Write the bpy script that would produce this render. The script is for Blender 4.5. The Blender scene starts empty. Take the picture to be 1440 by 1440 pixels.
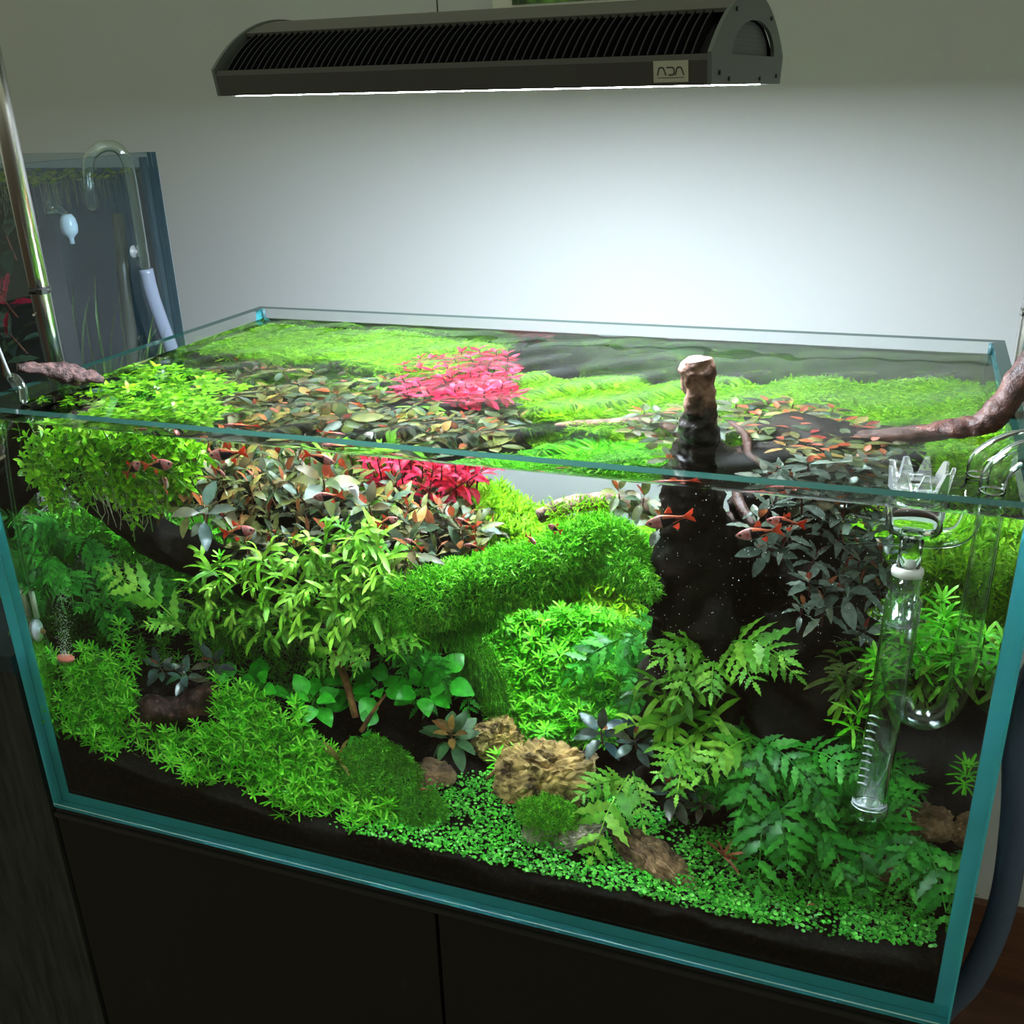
import bpy, bmesh, math, random
import numpy as np
from mathutils import Vector as V, Matrix, noise

# ------------------------------------------------------------------ camera, world, exposure
sc = bpy.context.scene
COL = sc.collection
CAM = np.array([0.8009, -0.6782, 0.6895]); ROT = (1.1521, 0.0271, 0.3568); FPX = 1457.0; PPX, PPY = -1.6, 63.24
cam = bpy.data.cameras.new('camera'); cam_o = bpy.data.objects.new('camera', cam); COL.objects.link(cam_o)
cam_o.location = CAM; cam_o.rotation_euler = ROT
cam.sensor_width = 36; cam.lens = FPX / 1440 * 36; cam.shift_x = -PPX / 1440; cam.shift_y = PPY / 1440; cam.clip_start = .02
sc.camera = cam_o
world = bpy.data.worlds.new('room_light'); sc.world = world; world.use_nodes = True
world.node_tree.nodes['Background'].inputs[0].default_value = (.78, .87, .62, 1)
world.node_tree.nodes['Background'].inputs[1].default_value = .030
sc.view_settings.view_transform = 'Standard'; sc.view_settings.look = 'None'
sc.view_settings.exposure = 4.0; sc.view_settings.gamma = 1.0; sc.view_settings.use_curve_mapping = False
LAMP_POWER = 6.5
cy = sc.cycles
cy.use_denoising = True; cy.denoiser = 'OPENIMAGEDENOISE'; cy.denoising_prefilter = 'ACCURATE'
cy.max_bounces = 14; cy.diffuse_bounces = 4; cy.transmission_bounces = 12; cy.glossy_bounces = 5; cy.transparent_max_bounces = 16
cy.sample_clamp_indirect = 8

W, D, H, T, ZW, WALL = .9, .5026, .4444, .012, .431, .86     # tank size, glass, water level, back wall
FLOOR = -.71
R = random.Random(7)

# ------------------------------------------------------------------ photo pixel -> point in the room
RM = np.array(cam_o.rotation_euler.to_matrix())
def ray(u, v):
    d = RM @ np.array([(u - 720 - PPX) / FPX, -(v - 720 - PPY) / FPX, -1.0]); return d / np.linalg.norm(d)
def on(u, v, axis, val):                       # where a dry ray meets a plane
    d = ray(u, v); return V(CAM + d * ((val - CAM[axis]) / d[axis]))
def _refr(d, n):
    e = 1 / 1.33; c = -d @ n; return e * d + (e * c - math.sqrt(1 - e * e * (1 - c * c))) * n
def wp(u, v, y):                               # seen through the front pane, at depth y
    d = ray(u, v); p = CAM + d * ((T - CAM[1]) / d[1]); e = _refr(d, np.array([0, -1., 0])); return V(p + e * ((y - T) / e[1]))
def tp(u, v, z):                               # seen through the water surface, at height z
    d = ray(u, v); p = CAM + d * ((ZW - CAM[2]) / d[2]); e = _refr(d, np.array([0, 0, 1.])); return V(p + e * ((z - ZW) / e[2]))
def soil_z(x, y):
    return float(np.interp(x, [0, .15, .29, .41, .58, .82, .9], [.075, .055, .039, .045, .042, .038, .046])) + .16 * max(0, y - .012)
def gp(u, v):                                  # on the soil
    for k in range(240):
        p = wp(u, v, .014 + k * .002)
        if p.z <= soil_z(p.x, p.y): return p
    return p
def inside(p, m=.016): return m < p.x < W - m and m < p.y < D - m

# ------------------------------------------------------------------ helpers
def link(name, data, parent=None, M=None):
    o = bpy.data.objects.new(name, data); COL.objects.link(o)
    if parent is not None:
        o.parent = parent
        if M is not None: o.matrix_basis = Matrix.Translation(-parent.location) @ M
        else: o.matrix_basis = Matrix.Translation(-parent.location)
    elif M is not None: o.matrix_basis = M
    return o
def tag(o, label, cat, group=None, kind=None):
    o['label'] = label; o['category'] = cat
    if group: o['group'] = group
    if kind: o['kind'] = kind
    return o
def thing(name, label, cat, loc, group=None):
    o = bpy.data.objects.new(name, None); COL.objects.link(o); o.location = loc; o.empty_display_size = .01
    return tag(o, label, cat, group)
class MB:                                      # collects geometry for ONE mesh
    def __init__(s): s.v, s.f, s.m = [], [], []
    def add(s, vs, fs, mi=0):
        n = len(s.v); s.v += [tuple(p) for p in vs]; s.f += [tuple(i + n for i in q) for q in fs]; s.m += [mi] * len(fs); return s
    def box(s, a, b, mi=0, mis=None):
        x0, y0, z0 = a; x1, y1, z1 = b
        vs = [(x0,y0,z0),(x1,y0,z0),(x1,y1,z0),(x0,y1,z0),(x0,y0,z1),(x1,y0,z1),(x1,y1,z1),(x0,y1,z1)]
        fs = [(0,3,2,1),(4,5,6,7),(0,1,5,4),(2,3,7,6),(1,2,6,5),(3,0,4,7)]   # -z +z -y +y +x -x
        n = len(s.v); s.v += vs; s.f += [tuple(i + n for i in q) for q in fs]; s.m += (mis or [mi] * 6); return s
    def tube(s, pts, rad, n=10, caps=True, mi=0, flip=False):
        pts = [V(p) for p in pts]; k = len(pts)
        if not hasattr(rad, '__len__'): rad = [rad] * k
        t = [(pts[min(i + 1, k - 1)] - pts[max(i - 1, 0)]).normalized() for i in range(k)]
        a = t[0].orthogonal().normalized(); vs = []; fs = []
        for i in range(k):
            a = (a - t[i] * a.dot(t[i])).normalized(); b = t[i].cross(a)
            vs += [pts[i] + (a * math.cos(2 * math.pi * j / n) + b * math.sin(2 * math.pi * j / n)) * rad[i] for j in range(n)]
        for i in range(k - 1):
            for j in range(n):
                q = (i * n + j, i * n + (j + 1) % n, (i + 1) * n + (j + 1) % n, (i + 1) * n + j)
                fs.append(q[::-1] if flip else q)
        if caps:
            fs += [tuple(range(n))[::-1], tuple(range((k - 1) * n, k * n))]
        return s.add(vs, fs, mi)
    def pipe(s, pts, r, wall=.0011, n=16, mi=0):   # hollow tube with a wall
        rr = r if hasattr(r, '__len__') else [r] * len(pts)
        a = len(s.v); k = len(pts)
        s.tube(pts, rr, n, False, mi); s.tube(pts, [x - wall for x in rr], n, False, mi, True)
        b = a + k * n
        fs = [(a + (j + 1) % n, a + j, b + j, b + (j + 1) % n) for j in range(n)]
        e0, e1 = a + (k - 1) * n, b + (k - 1) * n
        fs += [(e0 + j, e0 + (j + 1) % n, e1 + (j + 1) % n, e1 + j) for j in range(n)]
        s.f += fs; s.m += [mi] * len(fs); return s
    def lathe(s, prof, c=(0, 0, 0), n=20, mi=0, close=False):
        c = V(c); vs = []; fs = []; k = len(prof)
        for r, z in prof: vs += [c + V((r * math.cos(2 * math.pi * j / n), r * math.sin(2 * math.pi * j / n), z)) for j in range(n)]
        for i in range(k if close else k - 1):
            i2 = (i + 1) % k
            fs += [(i * n + j, i * n + (j + 1) % n, i2 * n + (j + 1) % n, i2 * n + j) for j in range(n)]
        return s.add(vs, fs, mi)
    def mesh(s, name, mats, smooth=False):
        me = bpy.data.meshes.new(name); me.from_pydata([tuple(p) for p in s.v], [], s.f)
        for m in (mats if isinstance(mats, (list, tuple)) else [mats]): me.materials.append(m)
        if any(s.m): me.polygons.foreach_set('material_index', s.m)
        if smooth: me.polygons.foreach_set('use_smooth', [True] * len(s.f))
        me.update(); return me
    def obj(s, name, mats, parent=None, smooth=False, M=None):
        return link(name, s.mesh(name, mats, smooth), parent, M)
def spline(pts, n=8):                          # Catmull-Rom through points
    P = [V(p) for p in pts]; P = [P[0] * 2 - P[1]] + P + [P[-1] * 2 - P[-2]]; out = []
    for i in range(1, len(P) - 2):
        for k in range(n):
            t = k / n; a, b, c, d = P[i - 1], P[i], P[i + 1], P[i + 2]
            out.append(.5 * ((2 * b) + (c - a) * t + (2 * a - 5 * b + 4 * c - d) * t * t + (3 * b - a - 3 * c + d) * t ** 3))
    return out + [P[-2]]
def lerp_list(vals, n):
    x = np.linspace(0, len(vals) - 1, n); return list(np.interp(x, range(len(vals)), vals))
def frame(p, d, up=V((0, 0, 1)), s=1.0, roll=0.0):
    X = V(d).normalized(); Y = V(up).cross(X)
    if Y.length < 1e-4: Y = X.orthogonal()
    Y.normalize(); Z = X.cross(Y)
    if roll: c, k = math.cos(roll), math.sin(roll); Y, Z = Y * c + Z * k, Z * c - Y * k
    if not hasattr(s, '__len__'): s = (s, s, s)
    return Matrix(((X.x * s[0], Y.x * s[1], Z.x * s[2], p[0]), (X.y * s[0], Y.y * s[1], Z.y * s[2], p[1]), (X.z * s[0], Y.z * s[1], Z.z * s[2], p[2]), (0, 0, 0, 1)))
def join(name, parts, mats):                   # many transformed copies of small meshes as ONE mesh: [(verts Nx3, faces, matrix, mi)]
    vs, loops, starts, totals, mi = [], [], [], [], []; nv = nl = 0
    for (v, f, m, M) in parts:
        A = np.array(M); vs.append(v @ A[:3, :3].T + A[:3, 3])
        for q in f: loops.extend([i + nv for i in q]); starts.append(nl); totals.append(len(q)); nl += len(q)
        mi.extend(m); nv += len(v)
    me = bpy.data.meshes.new(name); vs = np.concatenate(vs).astype(np.float32)
    me.vertices.add(len(vs)); me.vertices.foreach_set('co', vs.ravel())
    me.loops.add(nl); me.loops.foreach_set('vertex_index', loops)
    me.polygons.add(len(starts)); me.polygons.foreach_set('loop_start', starts); me.polygons.foreach_set('loop_total', totals)
    for m in mats: me.materials.append(m)
    if any(mi): me.polygons.foreach_set('material_index', mi)
    me.polygons.foreach_set('use_smooth', [True] * len(starts)); me.update(); me.validate(); return me
def arr(mb): return (np.array([tuple(p) for p in mb.v]), list(mb.f), list(mb.m))
def rnd_dir(r=R):
    while True:
        v = V((r.uniform(-1, 1), r.uniform(-1, 1), r.uniform(-1, 1)))
        if .05 < v.length < 1: return v.normalized()
def poly_pts(poly, n, r=R, front=True, gap=0.0, jit=.0):
    """n points (u, v, depth) inside a pixel polygon whose corners carry depths"""
    us = [p[0] for p in poly]; vs = [p[1] for p in poly]; out = []; tries = 0
    while len(out) < n and tries < n * 80:
        tries += 1; u = r.uniform(min(us), max(us)); v = r.uniform(min(vs), max(vs)); c = False; j = len(poly) - 1
        for i in range(len(poly)):
            if (vs[i] > v) != (vs[j] > v) and u < (us[j] - us[i]) * (v - vs[i]) / (vs[j] - vs[i]) + us[i]: c = not c
            j = i
        if not c or (gap and any((u - a) ** 2 + (v - b) ** 2 < gap * gap for a, b, _ in out)): continue
        w = [1 / ((u - p[0]) ** 2 + (v - p[1]) ** 2 + 60) for p in poly]
        out.append((u, v, sum(a * p[2] for a, p in zip(w, poly)) / sum(w) + r.uniform(-jit, jit)))
    return out

# ------------------------------------------------------------------ materials
def nodes(name):
    m = bpy.data.materials.new(name); m.use_nodes = True; nt = m.node_tree; nt.nodes.clear()
    out = nt.nodes.new('ShaderNodeOutputMaterial'); return m, nt, out
def N(nt, t, **kw):
    n = nt.nodes.new(t)
    for k, v in kw.items():
        if k in n.inputs: n.inputs[k].default_value = v
        else: setattr(n, k, v)
    return n
def c4(c): return (c[0], c[1], c[2], 1)
def pm(name, col, rough=.5, metal=0.0, col2=None, scale=20, stretch=(1, 1, 1), bump=0.0, spec=.5, detail=6, contrast=(.35, .65)):
    m, nt, out = nodes(name)
    b = N(nt, 'ShaderNodeBsdfPrincipled', Roughness=rough, Metallic=metal); b.inputs['Base Color'].default_value = c4(col)
    b.inputs['Specular IOR Level'].default_value = spec
    if col2 is not None or bump:
        tc = N(nt, 'ShaderNodeTexCoord'); mp = N(nt, 'ShaderNodeMapping'); mp.inputs['Scale'].default_value = stretch
        nz = N(nt, 'ShaderNodeTexNoise', Scale=scale, Detail=detail, Roughness=.65)
        nt.links.new(tc.outputs['Object'], mp.inputs[0]); nt.links.new(mp.outputs[0], nz.inputs['Vector'])
        if col2 is not None:
            rp = N(nt, 'ShaderNodeValToRGB'); e = rp.color_ramp.elements
            e[0].position, e[1].position = contrast; e[0].color = c4(col); e[1].color = c4(col2)
            nt.links.new(nz.outputs['Fac'], rp.inputs[0]); nt.links.new(rp.outputs[0], b.inputs['Base Color'])
        if bump:
            bp = N(nt, 'ShaderNodeBump', Strength=bump, Distance=.004); nt.links.new(nz.outputs['Fac'], bp.inputs['Height']); nt.links.new(bp.outputs[0], b.inputs['Normal'])
    nt.links.new(b.outputs[0], out.inputs[0]); return m
def leaf_mat(name, stops, trans=.35, rough=.4, island=False, mottle=.25, scale=300):
    """leaf: colours picked at random per leaf, fine mottling, light shining through"""
    m, nt, out = nodes(name)
    src = N(nt, 'ShaderNodeNewGeometry').outputs['Random Per Island'] if island else N(nt, 'ShaderNodeObjectInfo').outputs['Random']
    rp = N(nt, 'ShaderNodeValToRGB'); el = rp.color_ramp.elements
    while len(el) < len(stops): el.new(.5)
    for i, c in enumerate(stops): el[i].position = i / max(1, len(stops) - 1); el[i].color = c4(c)
    nt.links.new(src, rp.inputs[0])
    tc = N(nt, 'ShaderNodeTexCoord'); nz = N(nt, 'ShaderNodeTexNoise', Scale=scale if island else 5, Detail=3)
    nt.links.new(tc.outputs['Object'], nz.inputs['Vector'])
    hs = N(nt, 'ShaderNodeHueSaturation'); mr = N(nt, 'ShaderNodeMapRange'); mr.inputs[1].default_value = .3; mr.inputs[2].default_value = .7
    mr.inputs[3].default_value = 1 - mottle; mr.inputs[4].default_value = 1 + mottle
    nt.links.new(nz.outputs['Fac'], mr.inputs[0]); nt.links.new(mr.outputs[0], hs.inputs['Value']); nt.links.new(rp.outputs[0], hs.inputs['Color'])
    b = N(nt, 'ShaderNodeBsdfPrincipled', Roughness=rough); b.inputs['Specular IOR Level'].default_value = .35
    tr = N(nt, 'ShaderNodeBsdfTranslucent'); mx = N(nt, 'ShaderNodeMixShader'); mx.inputs[0].default_value = trans
    nt.links.new(hs.outputs[0], b.inputs['Base Color']); nt.links.new(hs.outputs[0], tr.inputs[0])
    nt.links.new(b.outputs[0], mx.inputs[1]); nt.links.new(tr.outputs[0], mx.inputs[2]); nt.links.new(mx.outputs[0], out.inputs[0]); return m
def pane_mat(name, tint, refl=.04, gain=.9, pw=5):
    m, nt, out = nodes(name)
    tr = N(nt, 'ShaderNodeBsdfTransparent'); tr.inputs[0].default_value = c4(tint)
    gl = N(nt, 'ShaderNodeBsdfGlossy', Roughness=0.0); lw = N(nt, 'ShaderNodeLayerWeight', Blend=.5)
    p = N(nt, 'ShaderNodeMath', operation='POWER'); p.inputs[1].default_value = pw
    q = N(nt, 'ShaderNodeMath', operation='MULTIPLY_ADD'); q.inputs[1].default_value = gain; q.inputs[2].default_value = refl
    mx = N(nt, 'ShaderNodeMixShader')
    nt.links.new(lw.outputs['Facing'], p.inputs[0]); nt.links.new(p.outputs[0], q.inputs[0]); nt.links.new(q.outputs[0], mx.inputs[0])
    nt.links.new(tr.outputs[0], mx.inputs[1]); nt.links.new(gl.outputs[0], mx.inputs[2]); nt.links.new(mx.outputs[0], out.inputs[0]); return m
def glass_mat(name, ior, col=(1, 1, 1), rough=0.0):
    m, nt, out = nodes(name); g = N(nt, 'ShaderNodeBsdfGlass', IOR=ior, Roughness=rough); g.inputs[0].default_value = c4(col)
    nt.links.new(g.outputs[0], out.inputs[0]); return m
def edge_mat(name, col):                       # ground glass edge: takes light from both sides
    m, nt, out = nodes(name)
    d = N(nt, 'ShaderNodeBsdfPrincipled', Roughness=.25); d.inputs['Base Color'].default_value = c4(col)
    t = N(nt, 'ShaderNodeBsdfTranslucent'); t.inputs[0].default_value = c4(col); mx = N(nt, 'ShaderNodeMixShader'); mx.inputs[0].default_value = .5
    nt.links.new(d.outputs[0], mx.inputs[1]); nt.links.new(t.outputs[0], mx.inputs[2]); nt.links.new(mx.outputs[0], out.inputs[0]); return m

M_WALL = pm('wall_paint', (.50, .505, .505), .85, col2=(.485, .49, .49), scale=3)
M_FLOOR = pm('floor_wood', (.05, .02, .012), .5, col2=(.09, .035, .02), scale=6, stretch=(1, 12, 1))
M_BASE = pm('baseboard_wood', (.16, .06, .03), .45, col2=(.08, .03, .018), scale=8, stretch=(1, 8, 12))
M_PANE = pane_mat('clear_glass', (.975, .99, .985))
M_EDGE = edge_mat('glass_edge', (.10, .66, .78))
M_RIM = pm('glass_rim', (.008, .036, .028), .10)
M_SIL = edge_mat('silicone_seam', (.10, .22, .24))
M_CAB = pm('cabinet_black', (.018, .016, .013), .5, spec=.25)
M_CABTOP = pm('cabinet_edge', (.03, .028, .026), .35)
M_GRAIN = pm('grey_laminate', (.020, .020, .019), .6, col2=(.060, .058, .054), scale=9, stretch=(9, 9, 1.1), contrast=(.3, .75), spec=.2)
M_SOIL = pm('dark_soil', (.006, .005, .004), .95, col2=(.03, .022, .015), scale=240, spec=.1, contrast=(.5, .75))
M_STEEL = pm('brushed_steel', (.62, .60, .57), .22, 1.0)
M_BLACK = pm('black_plastic', (.012, .012, .013), .45)
M_LAMP = pm('anthracite_metal', (.068, .063, .060), .42, .3)
M_LAMPTOP = pm('anthracite_cover', (.13, .125, .115), .5, .2)
M_FIN = pm('heat_sink_fin', (.014, .015, .018), .45, .5)
M_DARK = pm('lamp_inside', (.004, .004, .006), .8)
M_PLATE = pm('name_plate', (.46, .43, .36), .4)
M_INK = pm('plate_ink', (.05, .045, .035), .6)
M_WOOD = pm('wet_driftwood', (.004, .003, .003), .6, col2=(.026, .015, .010), scale=30, stretch=(1, 1, 1), bump=.7, contrast=(.35, .75), spec=.2)
M_WOOD2 = pm('red_driftwood', (.022, .007, .006), .5, col2=(.12, .042, .028), scale=60, bump=1.0)
M_WOODTIP = pm('dry_driftwood', (.045, .018, .012), .6, col2=(.36, .20, .14), scale=85, bump=1.0, contrast=(.38, .62))
def stump_mat():                               # pale dry crown, dark where the wood is soaked
    m, nt, out = nodes('soaked_driftwood'); tc = N(nt, 'ShaderNodeTexCoord'); sp = N(nt, 'ShaderNodeSeparateXYZ'); nz = N(nt, 'ShaderNodeTexNoise', Scale=75.0, Detail=6.0)
    nt.links.new(tc.outputs['Object'], sp.inputs[0]); nt.links.new(tc.outputs['Object'], nz.inputs['Vector'])
    ad = N(nt, 'ShaderNodeMath', operation='MULTIPLY_ADD'); ad.inputs[1].default_value = .035; nt.links.new(nz.outputs['Fac'], ad.inputs[0]); nt.links.new(sp.outputs['Z'], ad.inputs[2])
    mr = N(nt, 'ShaderNodeMapRange'); mr.inputs[1].default_value = .470; mr.inputs[2].default_value = .486; nt.links.new(ad.outputs[0], mr.inputs[0])
    rp = N(nt, 'ShaderNodeValToRGB'); e = rp.color_ramp.elements; e[0].position, e[1].position = .38, .64; e[0].color = (.07, .028, .018, 1); e[1].color = (.40, .22, .16, 1); nt.links.new(nz.outputs['Fac'], rp.inputs[0])
    mx = N(nt, 'ShaderNodeMix', data_type='RGBA'); nt.links.new(mr.outputs[0], mx.inputs[0]); mx.inputs[6].default_value = (.012, .008, .006, 1); nt.links.new(rp.outputs[0], mx.inputs[7])
    b = N(nt, 'ShaderNodeBsdfPrincipled', Roughness=.45); bp = N(nt, 'ShaderNodeBump', Strength=.9, Distance=.004); nt.links.new(nz.outputs['Fac'], bp.inputs['Height']); nt.links.new(bp.outputs[0], b.inputs['Normal'])
    nt.links.new(mx.outputs[2], b.inputs['Base Color']); nt.links.new(b.outputs[0], out.inputs[0]); return m
M_STUMP = stump_mat()
M_CRUST = pm('crusty_wood', (.022, .008, .008), .45, col2=(.20, .10, .09), scale=190, bump=1.0, contrast=(.42, .68))
M_TWIG = pm('brown_twig', (.16, .055, .02), .6, col2=(.34, .15, .05), scale=90, bump=.5)
M_STONE = pm('ochre_stone', (.05, .030, .012), .85, col2=(.56, .38, .13), scale=34, bump=1.0, contrast=(.36, .60))
M_STONE2 = pm('brown_stone', (.05, .024, .012), .8, col2=(.36, .21, .11), scale=30, stretch=(1, 1, 1), bump=1.0, contrast=(.36, .62))
M_STONE3 = pm('pale_stone', (.10, .085, .065), .85, col2=(.58, .50, .40), scale=40, bump=1.0, contrast=(.36, .60))
M_GLASS = glass_mat('pipe_glass_dry', 1.45, (.97, 1, .98))
M_WGLASS = pane_mat('pipe_glass_wet', (.93, .965, .95), .05, .9, 2.2)
M_WGLASS2 = glass_mat('pipe_glass_thick', 1.13, (.97, 1, .98))
def crown_mat():  # white diffuse mixed into the clear glass stands in for its sparkle
    m, nt, out = nodes('crown_glass'); g = N(nt, 'ShaderNodeBsdfGlass', IOR=1.45, Roughness=0.02); d = N(nt, 'ShaderNodeBsdfDiffuse'); d.inputs[0].default_value = (.8, .85, .85, 1); mx = N(nt, 'ShaderNodeMixShader'); mx.inputs[0].default_value = .16
    nt.links.new(g.outputs[0], mx.inputs[1]); nt.links.new(d.outputs[0], mx.inputs[2]); nt.links.new(mx.outputs[0], out.inputs[0]); return m
M_CROWN = crown_mat()
M_RUBBER = pm('white_rubber', (.72, .68, .62), .5)
M_FROST = pm('frosted_glass', (.55, .60, .62), .5)
M_HOSE = None

# ------------------------------------------------------------------ room
def struct(o): o['kind'] = 'structure'; return o
struct(MB().box((-2.6, WALL, FLOOR), (2.6, WALL + .05, 2.2)).obj('wall_back', M_WALL))
struct(MB().box((-6, -8.0, FLOOR - .05), (6, WALL + .05, FLOOR)).obj('floor', M_FLOOR))
bb = struct(MB().box((-2.6, WALL - .016, FLOOR), (2.6, WALL, FLOOR + .145)).obj('baseboard_back', M_BASE))

# ------------------------------------------------------------------ lamp
LC = V((.4435, .2436, .6945)); LROT = Matrix.Rotation(math.radians(-6), 4, 'Z') @ Matrix.Rotation(math.radians(.45), 4, 'Y')
LM = Matrix.Translation(LC) @ LROT
def make_lamp():
    t = thing('aquarium_lamp', 'dark arched metal aquarium lamp with black cooling fins hanging over the planted tank', 'lamp', LC)
    L, hy, zs, za = .2195, .105, .0200, .0425
    AR = (hy * hy + za * za) / (2 * za); AM = math.asin(hy / AR)
    def arch(a, k=1.0): ph = (a / math.pi * 2 - 1) * AM; return V((0, AR * k * math.sin(ph), zs - AR + za + AR * k * math.cos(ph)))
    def P(name, mb, mat, parent=t, smooth=False): return mb.obj(name, mat, t, smooth, LM)
    # skirts front and back: outward lip, tapering to the bottom
    for s in (-1, 1):
        mb = MB(); pr = [(-hy + .003, 0), (-hy, zs - .004), (-hy + .001, zs), (-hy + .006, zs), (-hy + .006, 0)]
        vs = [(x, -s * y, z) for x in (-L, L) for y, z in pr]; n = len(pr)
        mb.add(vs, [(i, (i + 1) % n, n + (i + 1) % n, n + i) for i in range(n)] + [tuple(range(n)), tuple(range(n, 2 * n))[::-1]])
        P('side_rail', mb, M_LAMP)
    # cover plate along the crest
    a0, a1 = math.radians(43), math.radians(137); mb = MB(); vs = []; K = 9
    for x in (-L, L):
        for k in (1.0, .98): vs += [arch(a0 + (a1 - a0) * i / (K - 1), k) + V((x, 0, 0)) for i in range(K)]
    f = []
    for i in range(K - 1): f += [(i, i + 1, 2 * K + i + 1, 2 * K + i), (K + i + 1, K + i, 3 * K + i, 3 * K + i + 1)]
    f += [(0, 2 * K, 3 * K, K), (K - 1, 2 * K - 1, 4 * K - 1, 3 * K - 1)]
    mb.add(vs, f); P('top_cover', mb, M_LAMPTOP, smooth=False)
    # fins on both openings
    for side in (0, 1):
        b0, b1 = (math.radians(1), math.radians(44)) if side == 0 else (math.radians(136), math.radians(179))
        mb = MB(); K2 = 9; vs = []
        for x in (-.0006, .0006):
            for k in (.994, .93): vs += [arch(b0 + (b1 - b0) * i / (K2 - 1), k) + V((x, 0, 0)) for i in range(K2)]
        f = []
        for i in range(K2 - 1):
            f += [(i, i + 1, K2 + i + 1, K2 + i), (2 * K2 + i, 3 * K2 + i, 3 * K2 + i + 1, 2 * K2 + i + 1), (i, 2 * K2 + i, 2 * K2 + i + 1, i + 1)]
        mb.add(vs, f); me = mb.mesh('cooling_fin', M_FIN)
        for i in range(64): link('cooling_fin', me, t, LM @ Matrix.Translation((-L + .012 + i * (2 * L - .024) / 63, 0, 0)))
    # dark core inside
    mb = MB(); K3 = 16; vs = []
    for x in (-L + .002, L - .002): vs += [arch(math.pi * i / (K3 - 1), .93) + V((x, 0, 0)) for i in range(K3)]
    mb.add(vs, [(i, i + 1, K3 + i + 1, K3 + i) for i in range(K3 - 1)]); P('core', mb, M_DARK, smooth=True)
    # end caps with arched hole and perforated grille
    for s in (-1, 1):
        outer = [V((0, -hy + .003, 0)), V((0, -hy, zs - .004))] + [arch(math.pi * i / 22, 1.01) for i in range(23)] + [V((0, hy, zs - .004)), V((0, hy - .003, 0))]
        n = len(outer); inner = []
        for i, p in enumerate(outer):
            a = math.pi * min(max((i - 2) / 22, 0), 1)
            inner.append(V((0, -.064 * math.cos(a) + .010, .0205 + .0245 * math.sin(a))))
        mb = MB(); vs = []
        for x in (s * L, s * (L + .003)): vs += [V((x, p.y, p.z)) for p in outer] + [V((x, p.y, p.z)) for p in inner]
        f = []
        for i in range(n):
            j = (i + 1) % n
            f += [(i, j, n + j, n + i), (2 * n + i, 3 * n + i, 3 * n + j, 2 * n + j), (i, 2 * n + i, 2 * n + j, j), (n + i, n + j, 3 * n + j, 3 * n + i)]
        mb.add(vs, f); cap = P('end_cap', mb, pm('end_cap_metal', (.12, .135, .13), .45, .1))
        g = MB(); vs = [V((s * (L - .003), p.y, p.z)) for p in inner]; g.add(vs, [tuple(range(len(vs)))])
        gm, nt, out = nodes('perforated_grille'); vo = N(nt, 'ShaderNodeTexVoronoi', Scale=330.0, Randomness=0.0); tc = N(nt, 'ShaderNodeTexCoord')
        rp = N(nt, 'ShaderNodeValToRGB'); rp.color_ramp.elements[0].position = .42; rp.color_ramp.elements[1].position = .5
        rp.color_ramp.elements[0].color = (.003, .003, .003, 1); rp.color_ramp.elements[1].color = (.10, .11, .11, 1)
        b = N(nt, 'ShaderNodeBsdfPrincipled', Roughness=.5)
        nt.links.new(tc.outputs['Object'], vo.inputs['Vector']); nt.links.new(vo.outputs['Distance'], rp.inputs[0]); nt.links.new(rp.outputs[0], b.inputs['Base Color']); nt.links.new(b.outputs[0], out.inputs[0])
        link('grille', g.mesh('grille', gm), t, LM)
        for (y, z) in ((-.085, .008), (-.06, .004), (.03, .004), (.085, .006), (-.05, .050), (.055, .048)):
            m2 = MB(); m2.lathe([(0, 0), (.0016, 0), (.0016, .0012), (0, .0012)], n=8)
            link('screw', m2.mesh('screw', M_BLACK), t, LM @ Matrix.Translation((s * (L + .003), y, z)) @ Matrix.Rotation(s * math.pi / 2, 4, 'Y'))
    # diffuser giving the light
    em, nt, out = nodes('lamp_light'); e = N(nt, 'ShaderNodeEmission'); e.inputs[0].default_value = (.79, .905, 1.0, 1)
    e.inputs[1].default_value = LAMP_POWER; nt.links.new(e.outputs[0], out.inputs[0])
    mb = MB().box((-L + .012, -hy + .010, -.0004), (L - .012, hy - .010, .0030)); P('diffuser', mb, em)
    mb = MB().box((-L, -hy + .006, .004), (L, hy - .006, .007)); P('backing_tray', mb, M_DARK)
    # name plate
    PM = LM @ Matrix.Translation((L - .0265, -hy + .0012, .0093)) @ Matrix.Rotation(math.radians(90 + 10.6), 4, 'X')
    mb = MB().box((-.0128, -.0070, 0), (.0128, .0070, .0007)); pl = mb.obj('name_plate', M_PLATE, t, False, PM)
    let = MB()
    def stroke(pts, w=.00050):
        pts = [V((x, y, .00085)) for x, y in pts]
        for a, b in zip(pts[:-1], pts[1:]):
            d = (b - a).normalized(); q = V((-d.y, d.x, 0)) * w; a2, b2 = a - d * w * .6, b + d * w * .6
            let.add([a2 - q, b2 - q, b2 + q, a2 + q], [(0, 1, 2, 3)])
    k = .0064
    for ox in (-.0066, .0066):
        stroke([(ox - .0032, -.0022), (ox - .0020, .0020), (ox - .0012, .0027), (ox + .0006, .0027), (ox + .0014, .0020), (ox + .0030, -.0022)])
    stroke([(-.0028, .0027), (.0012, .0027), (.0024, .0018), (.0026, 0), (.0024, -.0014), (.0014, -.0022), (-.0014, -.0022)])
    stroke([(-.0098, -.0040), (.0098, -.0040)], .00022)
    lo = link('lettering', let.mesh('lettering', M_INK), pl); lo.matrix_basis = Matrix()
    # hanging wire
    top = LM @ V((-.055, .0, zs + za)); mb = MB().tube([top, top + V((0, 0, .9))], .0007, 6); mb.obj('hanging_wire', M_BLACK, t)
make_lamp()

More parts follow.
